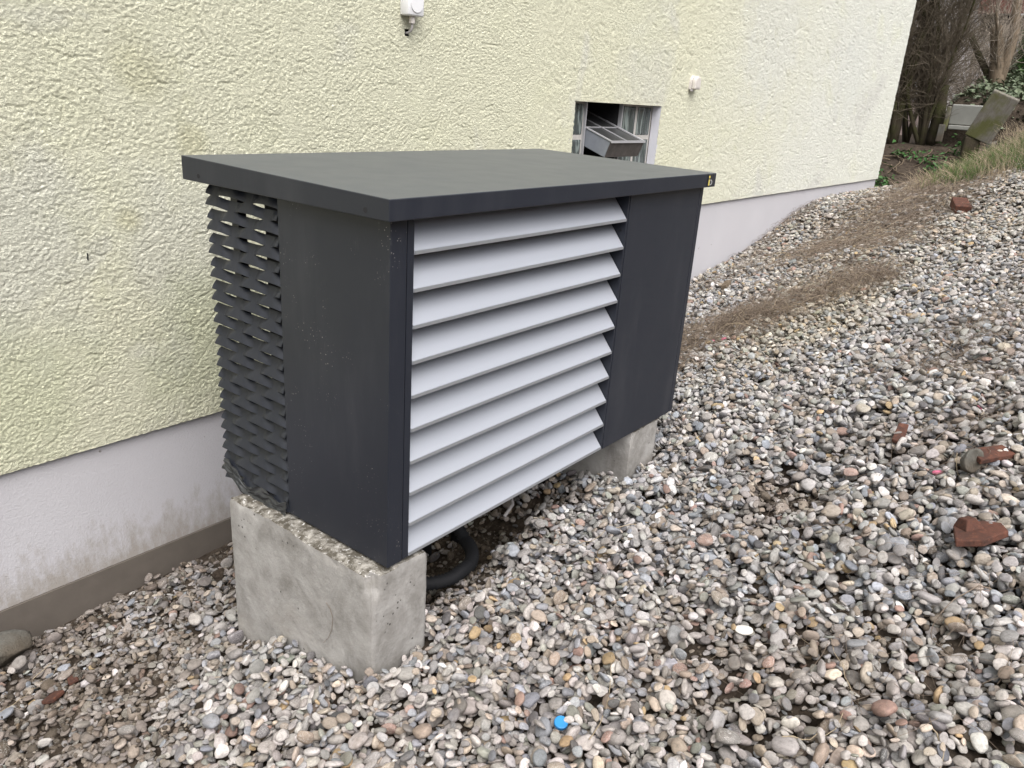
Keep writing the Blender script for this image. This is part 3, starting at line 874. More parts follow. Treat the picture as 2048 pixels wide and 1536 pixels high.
YM = .389
mb = MB()                                        # folded corner sheet: left flank and the front return
mb.prism([(0, 0, .001), (.0485, 0, .001), (.0485, .012, .001), (.012, .012, .001), (.012, YM, .001), (0, YM, .001)], (0, 0, PH + .004)); build(mb, 'corner_panel', M['paint_dusty'], hp, False, .0016)
mb = MB(); mb.box((.0515, .0012, .002), (.072, .10, PH + .003)); build(mb, 'louvre_frame', P_, hp, False, .001)
mb = MB(); mb.box((.985, .0012, .002), (.992, .10, PH + .003)); build(mb, 'louvre_frame', P_, hp, False, .001)
mb = MB(); mb.box((.9945, 0, .0), (1.4725, .02, PH + .004)); build(mb, 'front_panel', P_, hp, False, .0016)
mb = MB(); mb.prism([(1.4745, 0, .001), (PW_, 0, .001), (PW_, PD, .001), (1.488, PD, .001), (1.488, .012, .001), (1.4745, .012, .001)], (0, 0, PH + .003)); build(mb, 'side_panel', P_, hp, False, .0016)
mb = MB(); mb.box((.05, .021, .016), (1.487, .1, .02)); mb.box((.05, .1, .004), (1.487, .385, .016)); mb.box((.0725, .1001, .0165), (.9845, .112, PH)); mb.box((.013, .02, .004), (.05, YM, .012)); 
build(mb, 'inner_casing', M['dark'], hp)
mb = MB(); mb.box((.30, .386, .004), (1.487, PD - .02, PH)); mb.box((.014, .384, .004), (.299, .392, PH))
build(mb, 'evaporator', M['dark'], hp)
# rear posts of the mesh bay
mb = MB(); mb.box((.045, YM + .004, .02), (.05, YM + .115, PH)); build(mb, 'baffle', M['dark'], hp)
mb = MB(); mb.box((.060, PD - .05, .03), (.085, PD - .02, PH)); build(mb, 'rear_post', P_, hp)
# blades
for k in range(10):
    z0 = .0030 + .08535 * k
    x0, x1 = .0735, .9825
    mb = MB()
    yb_ = .070 if k < 9 else .056
    prof = [(.000, z0), (.000, z0 + .0095), (yb_, z0 + .0095 + yb_ * 1.2143), (yb_, z0 + .0060 + yb_ * 1.2143), (.0035, z0 + .0060), (.0035, z0)]
    mb.prism([(x0, y + .0015, z) for y, z in prof], (x1 - x0, 0, 0))
    b = build(mb, 'louvre_blade', M['blade'], hp, False, .0007)
    mb = MB(); mb.box((x0 + .0005, -.0003, z0 + .0008), (x1 - .0005, .0009, z0 + .0088)); e = build(mb, 'blade_lip', M['blade_edge'])
    e.data.transform(Matrix.Translation(-Vector(hp.location))); e.parent = b
    mb = MB(); mb.prism([(x0 + .001, y + .0015, z) for y, z in [(.0040, z0 + .0002), (.0040, z0 + .0058), (yb_, z0 + .0055 + yb_ * 1.2143), (yb_, z0 - .008 + yb_ * 1.2143)]], (x1 - x0 - .002, 0, 0)); e = build(mb, 'dark_underside', M['dark'])  # dark underside added to deepen the shade between the blades
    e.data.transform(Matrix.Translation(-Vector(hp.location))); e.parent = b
mb = MB(); mb.cyl((.9842, .018, .742), (1, 0, 0), .004, .0006, 12); build(mb, 'screw_hole', M['dark'], hp)

# expanded metal bay on the left flank
mb = MB()
SWD, LWD = .0635, .148
SW_, DX_, DZ_ = .0265, .36, .933                      # strand width and the direction it leans: inwards and up
nyy = 97
ys = np.linspace(YM + .001, PD - .001, nyy)
def wave(y):
    t = ((y - YM) / LWD * 2 + .30) % 2.0
    w = (1 - abs(t - 1) * 2) * 1.3
    w = max(-1, min(1, w))
    return w * (1.5 - .5 * w * w)
EX, EZ = -(SW_ * DX_) / 2, (SWD / 2 - SW_ * DZ_) / 2
for j in range(-1, int(PH / (SWD / 2)) + 2):
    s = 1 if j % 2 == 0 else -1
    rows = []
    for y in ys:
        w_ = wave(y) * s
        cx0 = .0060 + EX * w_; cz0 = .012 + j * SWD / 2 + EZ * w_
        bow = .0018 * (1 - w_ * w_); tw = .26 * (1 - w_ * w_); dxx = DX_ + tw; dzz = math.sqrt(1 - dxx * dxx)
        rows.append([(cx0 + dxx * SW_ * q - bow * (1 - 4 * q * q), y, min(max(cz0 + dzz * SW_ * q + bow * (1 - 4 * q * q), .0), PH + .004)) for q in (-.5, -.2, .2, .5)])
    rows = np.array(rows)
    if rows[:, :, 2].max() <= .012 or rows[:, :, 2].min() >= PH: continue
    n1, n2, _ = rows.shape
    V = rows.reshape(-1, 3)
    V2 = V + np.array([.0014, 0, -.0016])
    V2[:, 2] = np.clip(V2[:, 2], 0, PH + .004)
    F = []
    for a in range(n1 - 1):
        for b in range(n2 - 1):
            q = (a * n2 + b, (a + 1) * n2 + b, (a + 1) * n2 + b + 1, a * n2 + b + 1)
            F.append(q); F.append(tuple(x + n1 * n2 for x in q[::-1]))
    for a in range(n1 - 1):
        for b in (0, n2 - 1):
            F.append((a * n2 + b, (a + 1) * n2 + b, n1 * n2 + (a + 1) * n2 + b, n1 * n2 + a * n2 + b))
    mb.add(np.concatenate([V, V2]), F)
em = build(mb, 'expanded_metal', P_, hp, True); em.data.set_sharp_from_angle(angle=math.radians(40))
# crumpled film stuck at its foot
xs = np.linspace(0, 1, 42); zs = np.linspace(0, 1, 22)
A, B = np.meshgrid(xs, zs, indexing='ij')
Yf = YM + .003 + A * .295
zlow = -.016 + .05 * ss(.58, 1.0, A) + .008 * noise2(A * 7, 0 * A, 5)
Zf = zlow + B * (.050 - .02 * A + .02 * noise2(A * 4, 0 * A, 6))
Xf = -.006 + .006 * noise2(A * 9 + B * 3, B * 4 - A * 2, 9) + .007 * np.abs(noise2(A * 15, B * 9 + A * 8, 12)) - .008 * (1 - B)
grid_obj('torn_film', np.stack([Xf, Yf, Zf], -1), M['film'], hp)

# ------------------------------------------------------------------ concrete blocks
def concrete_block(x0, x1, y0, y1, z0, z1, seed, label, chip=1.0):
    bm = bmesh.new(); bmesh.ops.create_cube(bm, size=1.0)
    bmesh.ops.subdivide_edges(bm, edges=bm.edges, cuts=44, use_grid_fill=True)
    V = np.array([v.co for v in bm.verts]); F = [[v.index for v in f.verts] for f in bm.faces]; bm.free()
    Pw = np.stack([x0 + (V[:, 0] + .5) * (x1 - x0), y0 + (V[:, 1] + .5) * (y1 - y0), z0 + (V[:, 2] + .5) * (z1 - z0)], -1)
    nz = noise3(Pw, 28, seed); nz2 = noise3(Pw, 70, seed + 3); nz3 = noise3(Pw, 11, seed + 6)
    top = ss(z1 - .03, z1, Pw[:, 2])
    dl = np.minimum(Pw[:, 0] - x0, Pw[:, 1] - y0); dl = np.minimum(dl, np.minimum(x1 - Pw[:, 0], y1 - Pw[:, 1]))
    edge = ss(.024, .0, dl)
    e = np.clip(.35 + .9 * nz3 + .4 * nz, 0, 1.3) * chip
    cx_, cy_ = (x0 + x1) / 2, (y0 + y1) / 2
    # top edge breaks away
    Pw[:, 2] -= top * (edge * (.001 + .016 * e) + .004 * np.abs(nz2) + .005 * np.abs(nz))
    inw = top * edge * (.0005 + .010 * np.clip(e - .25, 0, 2))
    Pw[:, 0] += np.where(Pw[:, 0] - x0 < .03, inw, 0) - np.where(x1 - Pw[:, 0] < .03, inw, 0)
    Pw[:, 1] += np.where(Pw[:, 1] - y0 < .03, inw, 0) - np.where(y1 - Pw[:, 1] < .03, inw, 0)
    # spalled front-left corner
    dc = np.hypot(Pw[:, 0] - x0, Pw[:, 1] - y0)
    sp = ss(.035, .005, dc) * ss(z1 - .085, z1 - .01, Pw[:, 2] + .02 * nz) * chip
    Pw[:, 0] += sp * .018; Pw[:, 1] += sp * .018
    # rounded verticals, slight waviness
    cr = ss(.012, 0, np.hypot(np.minimum(Pw[:, 0] - x0, x1 - Pw[:, 0]), np.minimum(Pw[:, 1] - y0, y1 - Pw[:, 1])))
    Pw[:, 0] += cr * .003 * np.sign(cx_ - Pw[:, 0]); Pw[:, 1] += cr * .003 * np.sign(cy_ - Pw[:, 1])
    Pw += .0012 * np.stack([nz, nz2, 0 * nz], -1)
    o = mesh_obj('concrete_block', Pw - np.array([cx_, cy_, z0]), F, M['concrete'], None, True)
    o.data.set_sharp_from_angle(angle=math.radians(32))
    o.location = (cx_, cy_, z0)
    return tag(o, label, 'concrete block', 'concrete blocks under the heat pump')
concrete_block(-.052, .146, .0, .602, -.62, -.004, 3, 'near concrete block with chipped top edge under the mesh end of the heat pump')
concrete_block(1.200, 1.405, .004, .602, -.45, -.004, 8, 'far concrete block half hidden under the flat panel end of the heat pump', .35)

# hoses under the unit
hs_ = MB(); pts = []; rad = []
for t_ in np.linspace(0, 1, 130):
    a = -2.5 + t_ * 5.0
    x = .46 + .17 * math.cos(a - .9); y = .33 + .17 * math.sin(a - .9)
    if t_ > .86:
        x += 0; 
    z = max(float(terrain(x, y)), -.33) + .015 + .24 * max(0, t_ - .62) / .38
    pts.append((x, y, z)); rad.append(.021 + .0026 * (1 if (len(pts) % 2) else -1))
hs_.tube(pts, rad, 12)
hose = build(hs_, 'corrugated_hose', M['rubber'], None, True)
tag(hose, 'black corrugated hose bent in a loop in the shade under the heat pump', 'hose')
for k, (px1, py1, rr1) in enumerate([(.62, .52, .034), (.74, .55, .034), (.88, .50, .028)]):  # pipes added to fill the gap and block light from behind
    hs_ = MB(); hs_.tube([(px1, py1, .005), (px1 + .01, py1 + .02, -.15), (px1 - .02, py1 + .03, -.35), (px1 - .03, py1 + .0, -.62)], rr1, 14)
    tag(build(hs_, 'added_dark_pipe', M['rubber'], None, True), 'black pipe added under the heat pump to block light from behind, ' + ['nearest the hose loop', 'in the middle', 'nearest the far block'][k], 'pipe', 'added light blocking pipes under the heat pump')
hs_ = MB()
pts = [(.95, .40, 0.0), (.93, .37, -.12), (.88, .30, -.21), (.80, .22, -.225), (.73, .20, -.235)]
pts = [tuple(np.array(p)) for p in pts]
hs_.tube(pts, .006, 8)
tag(build(hs_, 'power_cable', M['grey_cable'], None, True), 'thin grey cable drooping from under the heat pump to the pebbles', 'cable')

# ------------------------------------------------------------------ debris on the pebbles
def frag(name, poly, th, x, y, tilt, rz, mat, label, cat, bev=.003, sink=.3, group=None, extra=None):
    mb = MB(); mb.prism([(a, b, 0) for a, b in poly], (0, 0, th))
    o = mesh_obj(name, mb.v, mb.f, mat, None, False, bev)
    r = max(abs(np.array(poly)).max() * .7, .02)
    o.location = (x, y, hmap(x, y, r) - th * sink)
    o.rotation_euler = (tilt[0], tilt[1], rz)
    return tag(o, label, cat, group)
gs = (-math.atan(.33), -math.atan(.13))
frag('brick', [(-.11, -.055), (.09, -.058), (.105, -.04), (.11, .05), (-.10, .056)], .075, 5.80, -.144, (gs[0] + .25, gs[1] - .1), .4, M['brick'], 'orange red brick lying alone on the bank near the dry grass', 'brick', .006, .25)
roof = frag('roof_tile_shard', [(-.085, -.03), (-.03, -.06), (.06, -.045), (.085, -.0), (.06, .035), (-.02, .045)], .018, .955, -1.108, (gs[0] + .12, gs[1]), -.62, M['brick'], 'broken red roof tile with a raised nib, at the right edge of the pebbles', 'tile shard', .003, -.4)
mb = MB(); mb.add([(-.028, -.005, .017), (.026, -.012, .017), (.032, .040, .017), (-.022, .045, .017), (-.014, .006, .043), (.010, .004, .045), (.012, .032, .042), (-.012, .036, .040)], [(0, 1, 5, 4), (1, 2, 6, 5), (2, 3, 7, 6), (3, 0, 4, 7), (4, 5, 6, 7), (0, 3, 2, 1)])
nib = mesh_obj('nib', mb.v, mb.f, M['brick'], None, False, .003); nib.parent = roof
frag('roof_tile_shard', [(-.07, -.03), (.07, -.035), (.08, .02), (-.05, .03)], .016, 1.352, -1.062, (gs[0] + .4, gs[1] + .1), -.5, M['brick'], 'dark red tile shard half buried behind a brown stone, above the nibbed tile', 'tile shard', .003, .1)
frag('roof_tile_shard', [(-.06, -.015), (.06, -.012), (.055, .018), (-.05, .02)], .014, 1.489, -.807, (gs[0] + .35, gs[1] - .1), .1, M['brick'], 'narrow dark red tile shard lying in the bare earth patch', 'tile shard', .003, .2)
frag('roof_tile_shard', [(-.026, -.019), (.024, -.020), (.028, .015), (-.024, .018)], .012, -.509, .80, (gs[0], .15), .55, M['brick'], 'squarish orange tile shard among pebbles near the foundation', 'tile shard', .003, .2)
frag('roof_tile_shard', [(-.02, -.014), (.024, -.010), (.014, .016), (-.018, .014)], .010, -.434, .845, (gs[0], .1), 1.2, M['brick'], 'small brown red tile shard just behind the orange one', 'tile shard', .003, .2)
frag('wood_scrap', [(-.06, -.018), (.06, -.02), (.06, .018), (-.06, .02)], .03, 3.94, .85, (gs[0], gs[1]), .2, M['bark'], 'small brown wood offcut on the gravel behind the heat pump', 'wood scrap', .003, .1)

def rock(name, x, y, sx, sy, sz, seed, mat, label, cat, rz=0., up=.3):
    bm = bmesh.new(); bmesh.ops.create_icosphere(bm, subdivisions=4, radius=1)
    V = np.array([v.co for v in bm.verts]); F = [[v.index for v in f.verts] for f in bm.faces]; bm.free()
    r = np.random.default_rng(seed)
    for q in range(7):
        n_ = r.standard_normal(3); n_ /= np.linalg.norm(n_); s = V @ n_ - r.uniform(.5, .8); V -= np.clip(s, 0, None)[:, None] * n_
    V = V * (1 + .10 * noise3(V, 1.7, seed) + .05 * noise3(V, 4.3, seed + 4))[:, None] * np.array([sx, sy, sz])
    o = mesh_obj(name, V, F, mat, None, True)
    o.location = (x, y, float(terrain(x, y)) + sz * up); o.rotation_euler = (0, 0, rz)
    return tag(o, label, cat)
rock('boulder', -.53, 1.17, .12, .09, .06, 5, M['rock'], 'large grey green stone at the foot of the foundation, left edge', 'boulder', .2, .35)
rock('soil_clod', .085, .92, .028, .026, .026, 12, M['soil'], 'brown lump of earth beside the near concrete block', 'soil clod', 0, 1.2)
rock('stone', 1.30, -1.03, .035, .03, .04, 15, M['rock'], 'rough brown stone beside the half buried tile shard', 'stone', 0, .9)

cap = empty('bottle_cap', (-.004, -.540, hmap(-.004, -.540, .012) + .006), 'bright blue plastic bottle cap lying between the pebbles', 'bottle cap')
cap.rotation_euler = (.12, -.30, .3)
mb = MB(); mb.cyl((0, 0, -.002), (0, 0, 1), .0145, .010, 40); 
o = mesh_obj('cap_body', mb.v, mb.f, M['cap'], None, False, .0015); o.parent = cap
mb = MB()
for k in range(36):
    a = k * math.tau / 36; mb.box((.0143 * math.cos(a) - .0006, .0143 * math.sin(a) - .0006, -.001), (.0143 * math.cos(a) + .0006, .0143 * math.sin(a) + .0006, .0065))
o = mesh_obj('grip_ridge', mb.v, mb.f, M['cap'], None); o.parent = cap
mb = MB(); mb.cyl((0, 0, -.012), (0, 0, 1), .0125, .0098, 24); o = mesh_obj('bottle_neck', mb.v, mb.f, M['white'], None); o.parent = cap
for (x, y, s) in [(1.30, -.956, .015), (2.742, .40, .02), (1.777, -.971, .014), (2.76, .34, .016)]:
    o = bpy.data.objects.new('pebble', SHAPES[2]); COL.objects.link(o); o.parent = ground
    o.location = (x, y, hmap(x, y) + .004); o.scale = (s, s * .7, s * .45); o.rotation_euler = (gs[0], gs[1], x * 9)
    o['tint'] = [.62, .14, .25, 1.0]; o['label'] = 'pebble with bright pink paint'

# ------------------------------------------------------------------ dry grass, twigs, grass
class Strands:
    def __init__(s): s.v = []; s.f = []; s.n = 0
    def add(s, P, r0, r1):
        P = np.asarray(P); n = len(P)
        T = np.gradient(P, axis=0); T /= np.linalg.norm(T, axis=1)[:, None] + 1e-9
        a = np.cross(T, [.3, .5, .81]); a /= np.linalg.norm(a, axis=1)[:, None] + 1e-9
        b = np.cross(T, a)
        r = np.linspace(r0, r1, n)[:, None]
        R3 = [P + r * (math.cos(k * 2.094) * a + math.sin(k * 2.094) * b) for k in range(3)]
        s.v.append(np.stack(R3, 1).reshape(-1, 3))
        i = np.arange(n - 1)[:, None] * 3; k = np.arange(3)[None, :]; k2 = (k + 1) % 3
        F = np.stack([i + k, i + k2, i + 3 + k2, i + 3 + k], -1).reshape(-1, 4) + s.n
        s.f.append(F); s.n += 3 * n
    def build(s, name, mat, parent=None):
        V = np.concatenate(s.v)
        if parent is not None:
            V = V - np.array(parent.matrix_world.translation if parent.parent else parent.location)
        return raw_obj(name, V, np.concatenate(s.f), mat, parent)

def surf(x, y):
    if HX0 + .02 < x < HX1 - .02 and HY0 + .02 < y < HY1 - .02:
        h = hmap(x, y)
        if h < 20: return h
    return float(terrain(x, y))

def lay_strands(S_, path, width, n, length, lift, r=.0012, jitter=.5, seed=0, clump=False):
    g = np.random.default_rng(seed)
    path = np.array(path, float); seg = np.diff(path, axis=0); cl = np.concatenate([[0], np.cumsum(np.linalg.norm(seg, axis=1))])
    for _ in range(n):
        t = g.uniform(0, cl[-1]); k = min(np.searchsorted(cl, t, 'right') - 1, len(seg) - 1)
        if clump and g.random() > .35 + .65 * ss(-.2, .3, noise2(t * 3.1, 0 * t, seed + 50)): continue
        u = (t - cl[k]) / (cl[k + 1] - cl[k]); c = path[k] + seg[k] * u
        d = seg[k] / np.linalg.norm(seg[k]); nrm = np.array([-d[1], d[0]])
        c = c + nrm * g.normal(0, width)
        a = math.atan2(d[1], d[0]) + g.normal(0, jitter) + (math.pi if g.random() < .5 else 0)
        L = length * g.uniform(.4, 1.5); cur = g.normal(0, 1.6)
        pts = []; p = c.copy()
        hl = lift * g.random() ** 1.5
        for i in range(7):
            s = i / 6
            pts.append((p[0], p[1], surf(p[0], p[1]) + .003 + hl * math.sin(math.pi * min(1, s * 1.1 + .05)) + .006 * g.random()))
            a += cur * L / 6 / .2 + g.normal(0, .12); p = p + np.array([math.cos(a), math.sin(a)]) * L / 6
        Z = np.array(pts)
        Z[1:-1, 2] = (Z[:-2, 2] + 2 * Z[1:-1, 2] + Z[2:, 2]) / 4
        S_.add(Z, r * g.uniform(.6, 1.3), r * .4)
dg = Strands()
lay_strands(dg, [(2.3, .68), (2.68, .51), (2.99, .40), (3.2, .20), (3.52, .07), (3.96, -.1)], .07, 2300, .27, .13, .0012, .45, 1, True)
lay_strands(dg, [(2.0, .60), (2.45, .33)], .06, 160, .2, .03, .0012, .5, 2)
lay_strands(dg, [(3.2, 1.2), (4.6, .95), (5.6, 1.2), (6.6, 1.23)], .05, 420, .16, .06, .0014, .7, 3)
lay_strands(dg, [(4.4, .55), (5.4, .45), (6.6, .35), (8.2, .5)], .16, 1900, .28, .06, .0017, .45, 4)
lay_strands(dg, [(4.6, .1), (5.6, .15), (7., .05), (8.4, .0)], .18, 1300, .25, .06, .0018, .6, 5)
lay_strands(dg, [(2.0, -.80), (2.4, -.80), (2.9, -.88)], .11, 420, .16, .04, .0009, .8, 6)
lay_strands(dg, [(1.2, -.9), (1.6, -1.0), (2.1, -1.1)], .1, 120, .16, .03, .0008, .9, 16)
lay_strands(dg, [(.3, -1.0), (.8, -1.15), (1.3, -1.2)], .16, 90, .2, .02, .0007, 1.0, 81)
lay_strands(dg, [(.2, -.5), (.8, -.5), (1.3, -.6)], .22, 60, .18, .015, .0007, 1.2, 82)
lay_strands(dg, [(2.6, .55), (3.5, .25), (4.4, .2)], .16, 700, .25, .05, .0011, .5, 83)
lt = Strands(); lay_strands(lt, [(2.3, .68), (2.68, .51), (2.99, .40), (3.2, .20), (3.52, .07), (4.1, -.12)], .10, 420, .22, .10, .0011, .6, 71, True)
lay_strands(lt, [(4.4, .5), (5.6, .35), (7.5, .3), (8.8, .4)], .25, 500, .25, .06, .0017, .6, 72)
tag(lt.build('dry_grass', M['straw']), 'pale dry grass caught among the dead stems on the bank', None, None, 'stuff')
tag(dg.build('dead_grass', M['dead']), 'brown dead grass and root runners lying across the gravel bank', None, None, 'stuff')
st = Strands()
g = np.random.default_rng(9)
def blade_tuft(S_, x, y, n, h, spread, r):
    for _ in range(n):
        a = g.uniform(0, math.tau); bx = x + g.normal(0, spread); by = y + g.normal(0, spread)
        z0 = surf(bx, by); L = h * g.uniform(.5, 1.3); ln = g.uniform(.15, 1.1)
        pts = [(bx + math.cos(a) * L * ln * s * s, by + math.sin(a) * L * ln * s * s, z0 - .01 + L * (s - .35 * ln * s * s)) for s in np.linspace(0, 1, 5)]
        S_.add(pts, r, r * .25)
for _ in range(420):
    x = g.uniform(6.6, 10.2); y = g.uniform(-.9, .75)
    if g.random() < ss(.75, .3, y) * ss(6.4, 7.8, x): blade_tuft(st, x, y, 14, .17, .06, .0022)
tag(st.build('straw', M['straw']), 'pale dry grass on the crest of the bank', None, None, 'stuff')
gr = Strands()
for _ in range(240):
    x = g.uniform(7.0, 9.4); y = g.uniform(-.7, .40)
    if g.random() < ss(.45, .1, y): blade_tuft(gr, x, y, 14, .16, .06, .0024)
tag(gr.build('grass', M['grass']), 'young green grass growing through the dry grass on the bank', None, None, 'stuff')

# loose stems lying on the stones in front
STEMS = [[(.75, -1.18), (.62, -1.1), (.52, -1.2)], [(.36, -1.02), (.45, -.94), (.52, -.83)], [(-.02, -.62), (.12, -.58), (.26, -.50)], [(.55, -.55), (.66, -.62), (.72, -.74)],
         [(.28, -1.16), (.22, -1.2), (.1, -1.18)], [(.9, -.25), (.75, -.18), (.62, -.05)], [(1.0, -1.25), (.8, -1.26), (.66, -1.32)], [(-.5, .98), (-.38, 1.02), (-.28, 1.1)],
         [(-.62, .9), (-.5, .92), (-.42, 1.0)], [(.72, -.35), (.85, -.45), (.98, -.42)], [(1.15, -1.12), (1.32, -1.0), (1.5, -.98)], [(.12, -.95), (.2, -1.02), (.32, -1.0)]]
WHERE = ['near the right foreground stones', 'over the brown patch in the foreground', 'just right of the blue cap', 'in the middle of the gravel slope', 'at the bottom edge of the gravel', 'in front of the hose', 'across the nibbed red tile corner', 'below the foundation strip', 'touching the big stone at the foundation', 'at the edge of the bare earth patch', 'over the half buried tile shard', 'beside the brown foreground patch']
for k, pth in enumerate(STEMS):
    s1 = Strands(); P = np.array(pth, float)
    tq = np.linspace(0, 1, 14)
    Q = np.stack([(1 - tq) ** 2 * P[0, i] + 2 * tq * (1 - tq) * (2 * P[1, i] - .5 * P[0, i] - .5 * P[2, i]) + tq ** 2 * P[2, i] for i in range(2)], -1)
    zz = np.array([surf(*q) for q in Q]); zz = np.maximum(np.convolve(np.pad(zz, 2, 'edge'), np.ones(5) / 5, 'valid'), zz - .004) + .006
    s1.add(np.concatenate([Q, zz[:, None]], 1), .0015, .0007)
    tag(s1.build('dry_stem', M['straw' if k % 3 else 'dead']), 'thin dry stem lying curved ' + WHERE[k], 'stem', 'dry stems on the pebbles')

s1 = Strands(); s1.add([(-.0545, .17, -.155), (-.0545, .155, -.165), (-.0545, .145, -.19), (-.0545, .150, -.23), (-.0545, .165, -.265), (-.0545, .185, -.29)], .0009, .0006)
tag(s1.build('dry_stem', M['dead']), 'hair thin dry stem clinging to the side of the near concrete block', 'stem')
# ------------------------------------------------------------------ beyond the corner
def limb(mb, p0, d, L, r0, r1, g, n=8, wob=.09, sides=7, up=.1):
    P = [np.array(p0, float)]; d = np.array(d, float); d /= np.linalg.norm(d)
    for i in range(n):
        d = d + g.normal(0, wob, 3) + np.array([0, 0, up]) * .3; d /= np.linalg.norm(d)
        P.append(P[-1] + d * L / n)
    mb.tube(P, list(np.linspace(r0, r1, n + 1)), sides)
    return P
def tree(name, base, stems, label, cat, bark, ntw=60, twl=.9, seed=1, group=None, twr=.005, sub=3, twmat='twig_dark'):
    g = np.random.default_rng(seed)
    t = empty(name, base, label, cat, group)
    tr = MB(); tw = Strands()
    for d, L, r0, r1 in stems:
        P = limb(tr, base, d, L, r0, r1, g)
        for _ in range(ntw):
            k = g.integers(1, len(P) - 1); p = P[k] + (P[k + 1] - P[k]) * g.random()
            dd = np.array(d) * .7 + g.normal(0, .55, 3) + np.array([0, 0, .45]); dd /= np.linalg.norm(dd)
            l = twl * g.uniform(.4, 1.3); pts = [p]; q = dd.copy()
            for i in range(6):
                q = q + g.normal(0, .16, 3) + np.array([0, 0, .02]); q /= np.linalg.norm(q); pts.append(pts[-1] + q * l / 6)
            r_ = twr * g.uniform(.5, 1.6)
            tw.add(pts, r_, r_ * .3)
            for _ in range(sub):
                i = g.integers(1, 6); q2 = q + g.normal(0, .6, 3); q2 /= np.linalg.norm(q2); l2 = l * g.uniform(.25, .6)
                pp = [pts[i]]
                for _i in range(4):
                    q2 = q2 + g.normal(0, .18, 3); q2 /= np.linalg.norm(q2); pp.append(pp[-1] + q2 * l2 / 4)
                tw.add(pp, r_ * .55, r_ * .25)
    build(tr, 'trunk', bark, t, True)
    tw.build('twigs', M[twmat], t)
    return t
def T_(x, y, dz=-.05): return (x, y, float(terrain(x, y)) + dz)
tree('mossy_tree', T_(12.0, 1.93), [((-.05, .24, 1), 3.0, .085, .05), ((.02, .42, 1), 2.6, .06, .03), ((.0, .10, 1), 2.6, .045, .02)], 'dark mossy forked tree right behind the house corner', 'tree', M['bark_moss'], 70, 1.1, 3, twr=.006)
tree('hazel_shrub', T_(12.1, 1.55), [((.05, .14, 1), 2.9, .04, .015), ((-.05, .28, 1), 2.8, .035, .012), ((.1, .02, 1), 2.9, .06, .025), ((-.1, -.12, 1), 2.6, .025, .01), ((0, .2, 1), 3., .03, .012), ((.0, .08, 1), 3.1, .035, .015)], 'many stemmed brown shrub with a tangle of bare twigs', 'shrub', M['bark_moss'], 150, 1.0, 5, twr=.0045)
tree('rotten_stump', T_(12.25, 1.43), [((.0, .16, 1), .85, .10, .085)], 'broken dark trunk beside the concrete slab', 'stump', M['bark_moss'], 6, .4, 8)
tree('dark_shrub', T_(13.0, 1.95), [((.05, .24, 1), 2.9, .04, .015), ((-.05, .10, 1), 2.8, .035, .012), ((.1, .34, 1), 2.9, .05, .02), ((-.1, -.0, 1), 2.9, .03, .01)], 'dark bare shrub filling the gap behind the forked mossy tree', 'shrub', M['bark_moss'], 150, 1.1, 55, twr=.005)
tree('slanting_tree', T_(14.2, 1.14), [((.1, .50, .75), .95, .055, .045)], 'short dark limb leaning left out of the ivy', 'branch', M['bark_moss'], 8, .7, 15)
tree('brown_tree', T_(14.1, 1.05), [((.05, .10, 1), .95, .115, .09), ((.1, -.02, 1), 2.4, .085, .06), ((.0, .26, 1), 1.2, .04, .015)], 'smooth brown tree growing from the ivy in front of the shed', 'tree', M['bark'], 26, 1.1, 12, twr=.006, twmat='twig')
for k, (x, y, sd_) in enumerate([(16.5, 2.6, 31), (16.2, 2.0, 32), (15.2, 1.75, 33), (17.5, 1.75, 34), (17, 3.2, 35)]):
    tree('bare_bush', T_(x, y), [((.05, -.25, 1), 1.9, .02, .008), ((0, .0, 1), 1.8, .018, .006), ((.1, -.45, 1), 1.6, .016, .006)],
         ['leftmost pale bare bush behind the hazel', 'thin bare bush between the hazel and the shed', 'pale bare bush behind the leaning limb', 'tangled pale bush right before the shed wall', 'bare bush at the far left beyond the mossy tree'][k], 'bush', M['twig'], 45, .9, sd_, 'bare bushes before the shed', .006, 3, 'twig')

# leaves
def leaf_cloud(name, pts, size, mat, parent=None, up=.6, seed=0, asp=.7):
    g = np.random.default_rng(seed); n = len(pts); pts = np.asarray(pts)
    nr = g.normal(0, 1, (n, 3)); nr[:, 2] = np.abs(nr[:, 2]) + up * 2; nr /= np.linalg.norm(nr, axis=1)[:, None]
    a = np.cross(nr, g.normal(0, 1, (n, 3))); a /= np.linalg.norm(a, axis=1)[:, None]; b = np.cross(nr, a)
    s = size * g.uniform(.5, 1.4, n)[:, None]
    V = np.stack([pts - a * s, pts + b * s * asp * .8 + nr * s * .15 - a * s * .2, pts + a * s - nr * s * .25, pts - b * s * asp * .8 + nr * s * .15 - a * s * .2], 1).reshape(-1, 3)
    if parent is not None: V = V - np.array(parent.location)
    return raw_obj(name, V, np.arange(4 * n).reshape(n, 4), mat, parent, False)
g = np.random.default_rng(4)
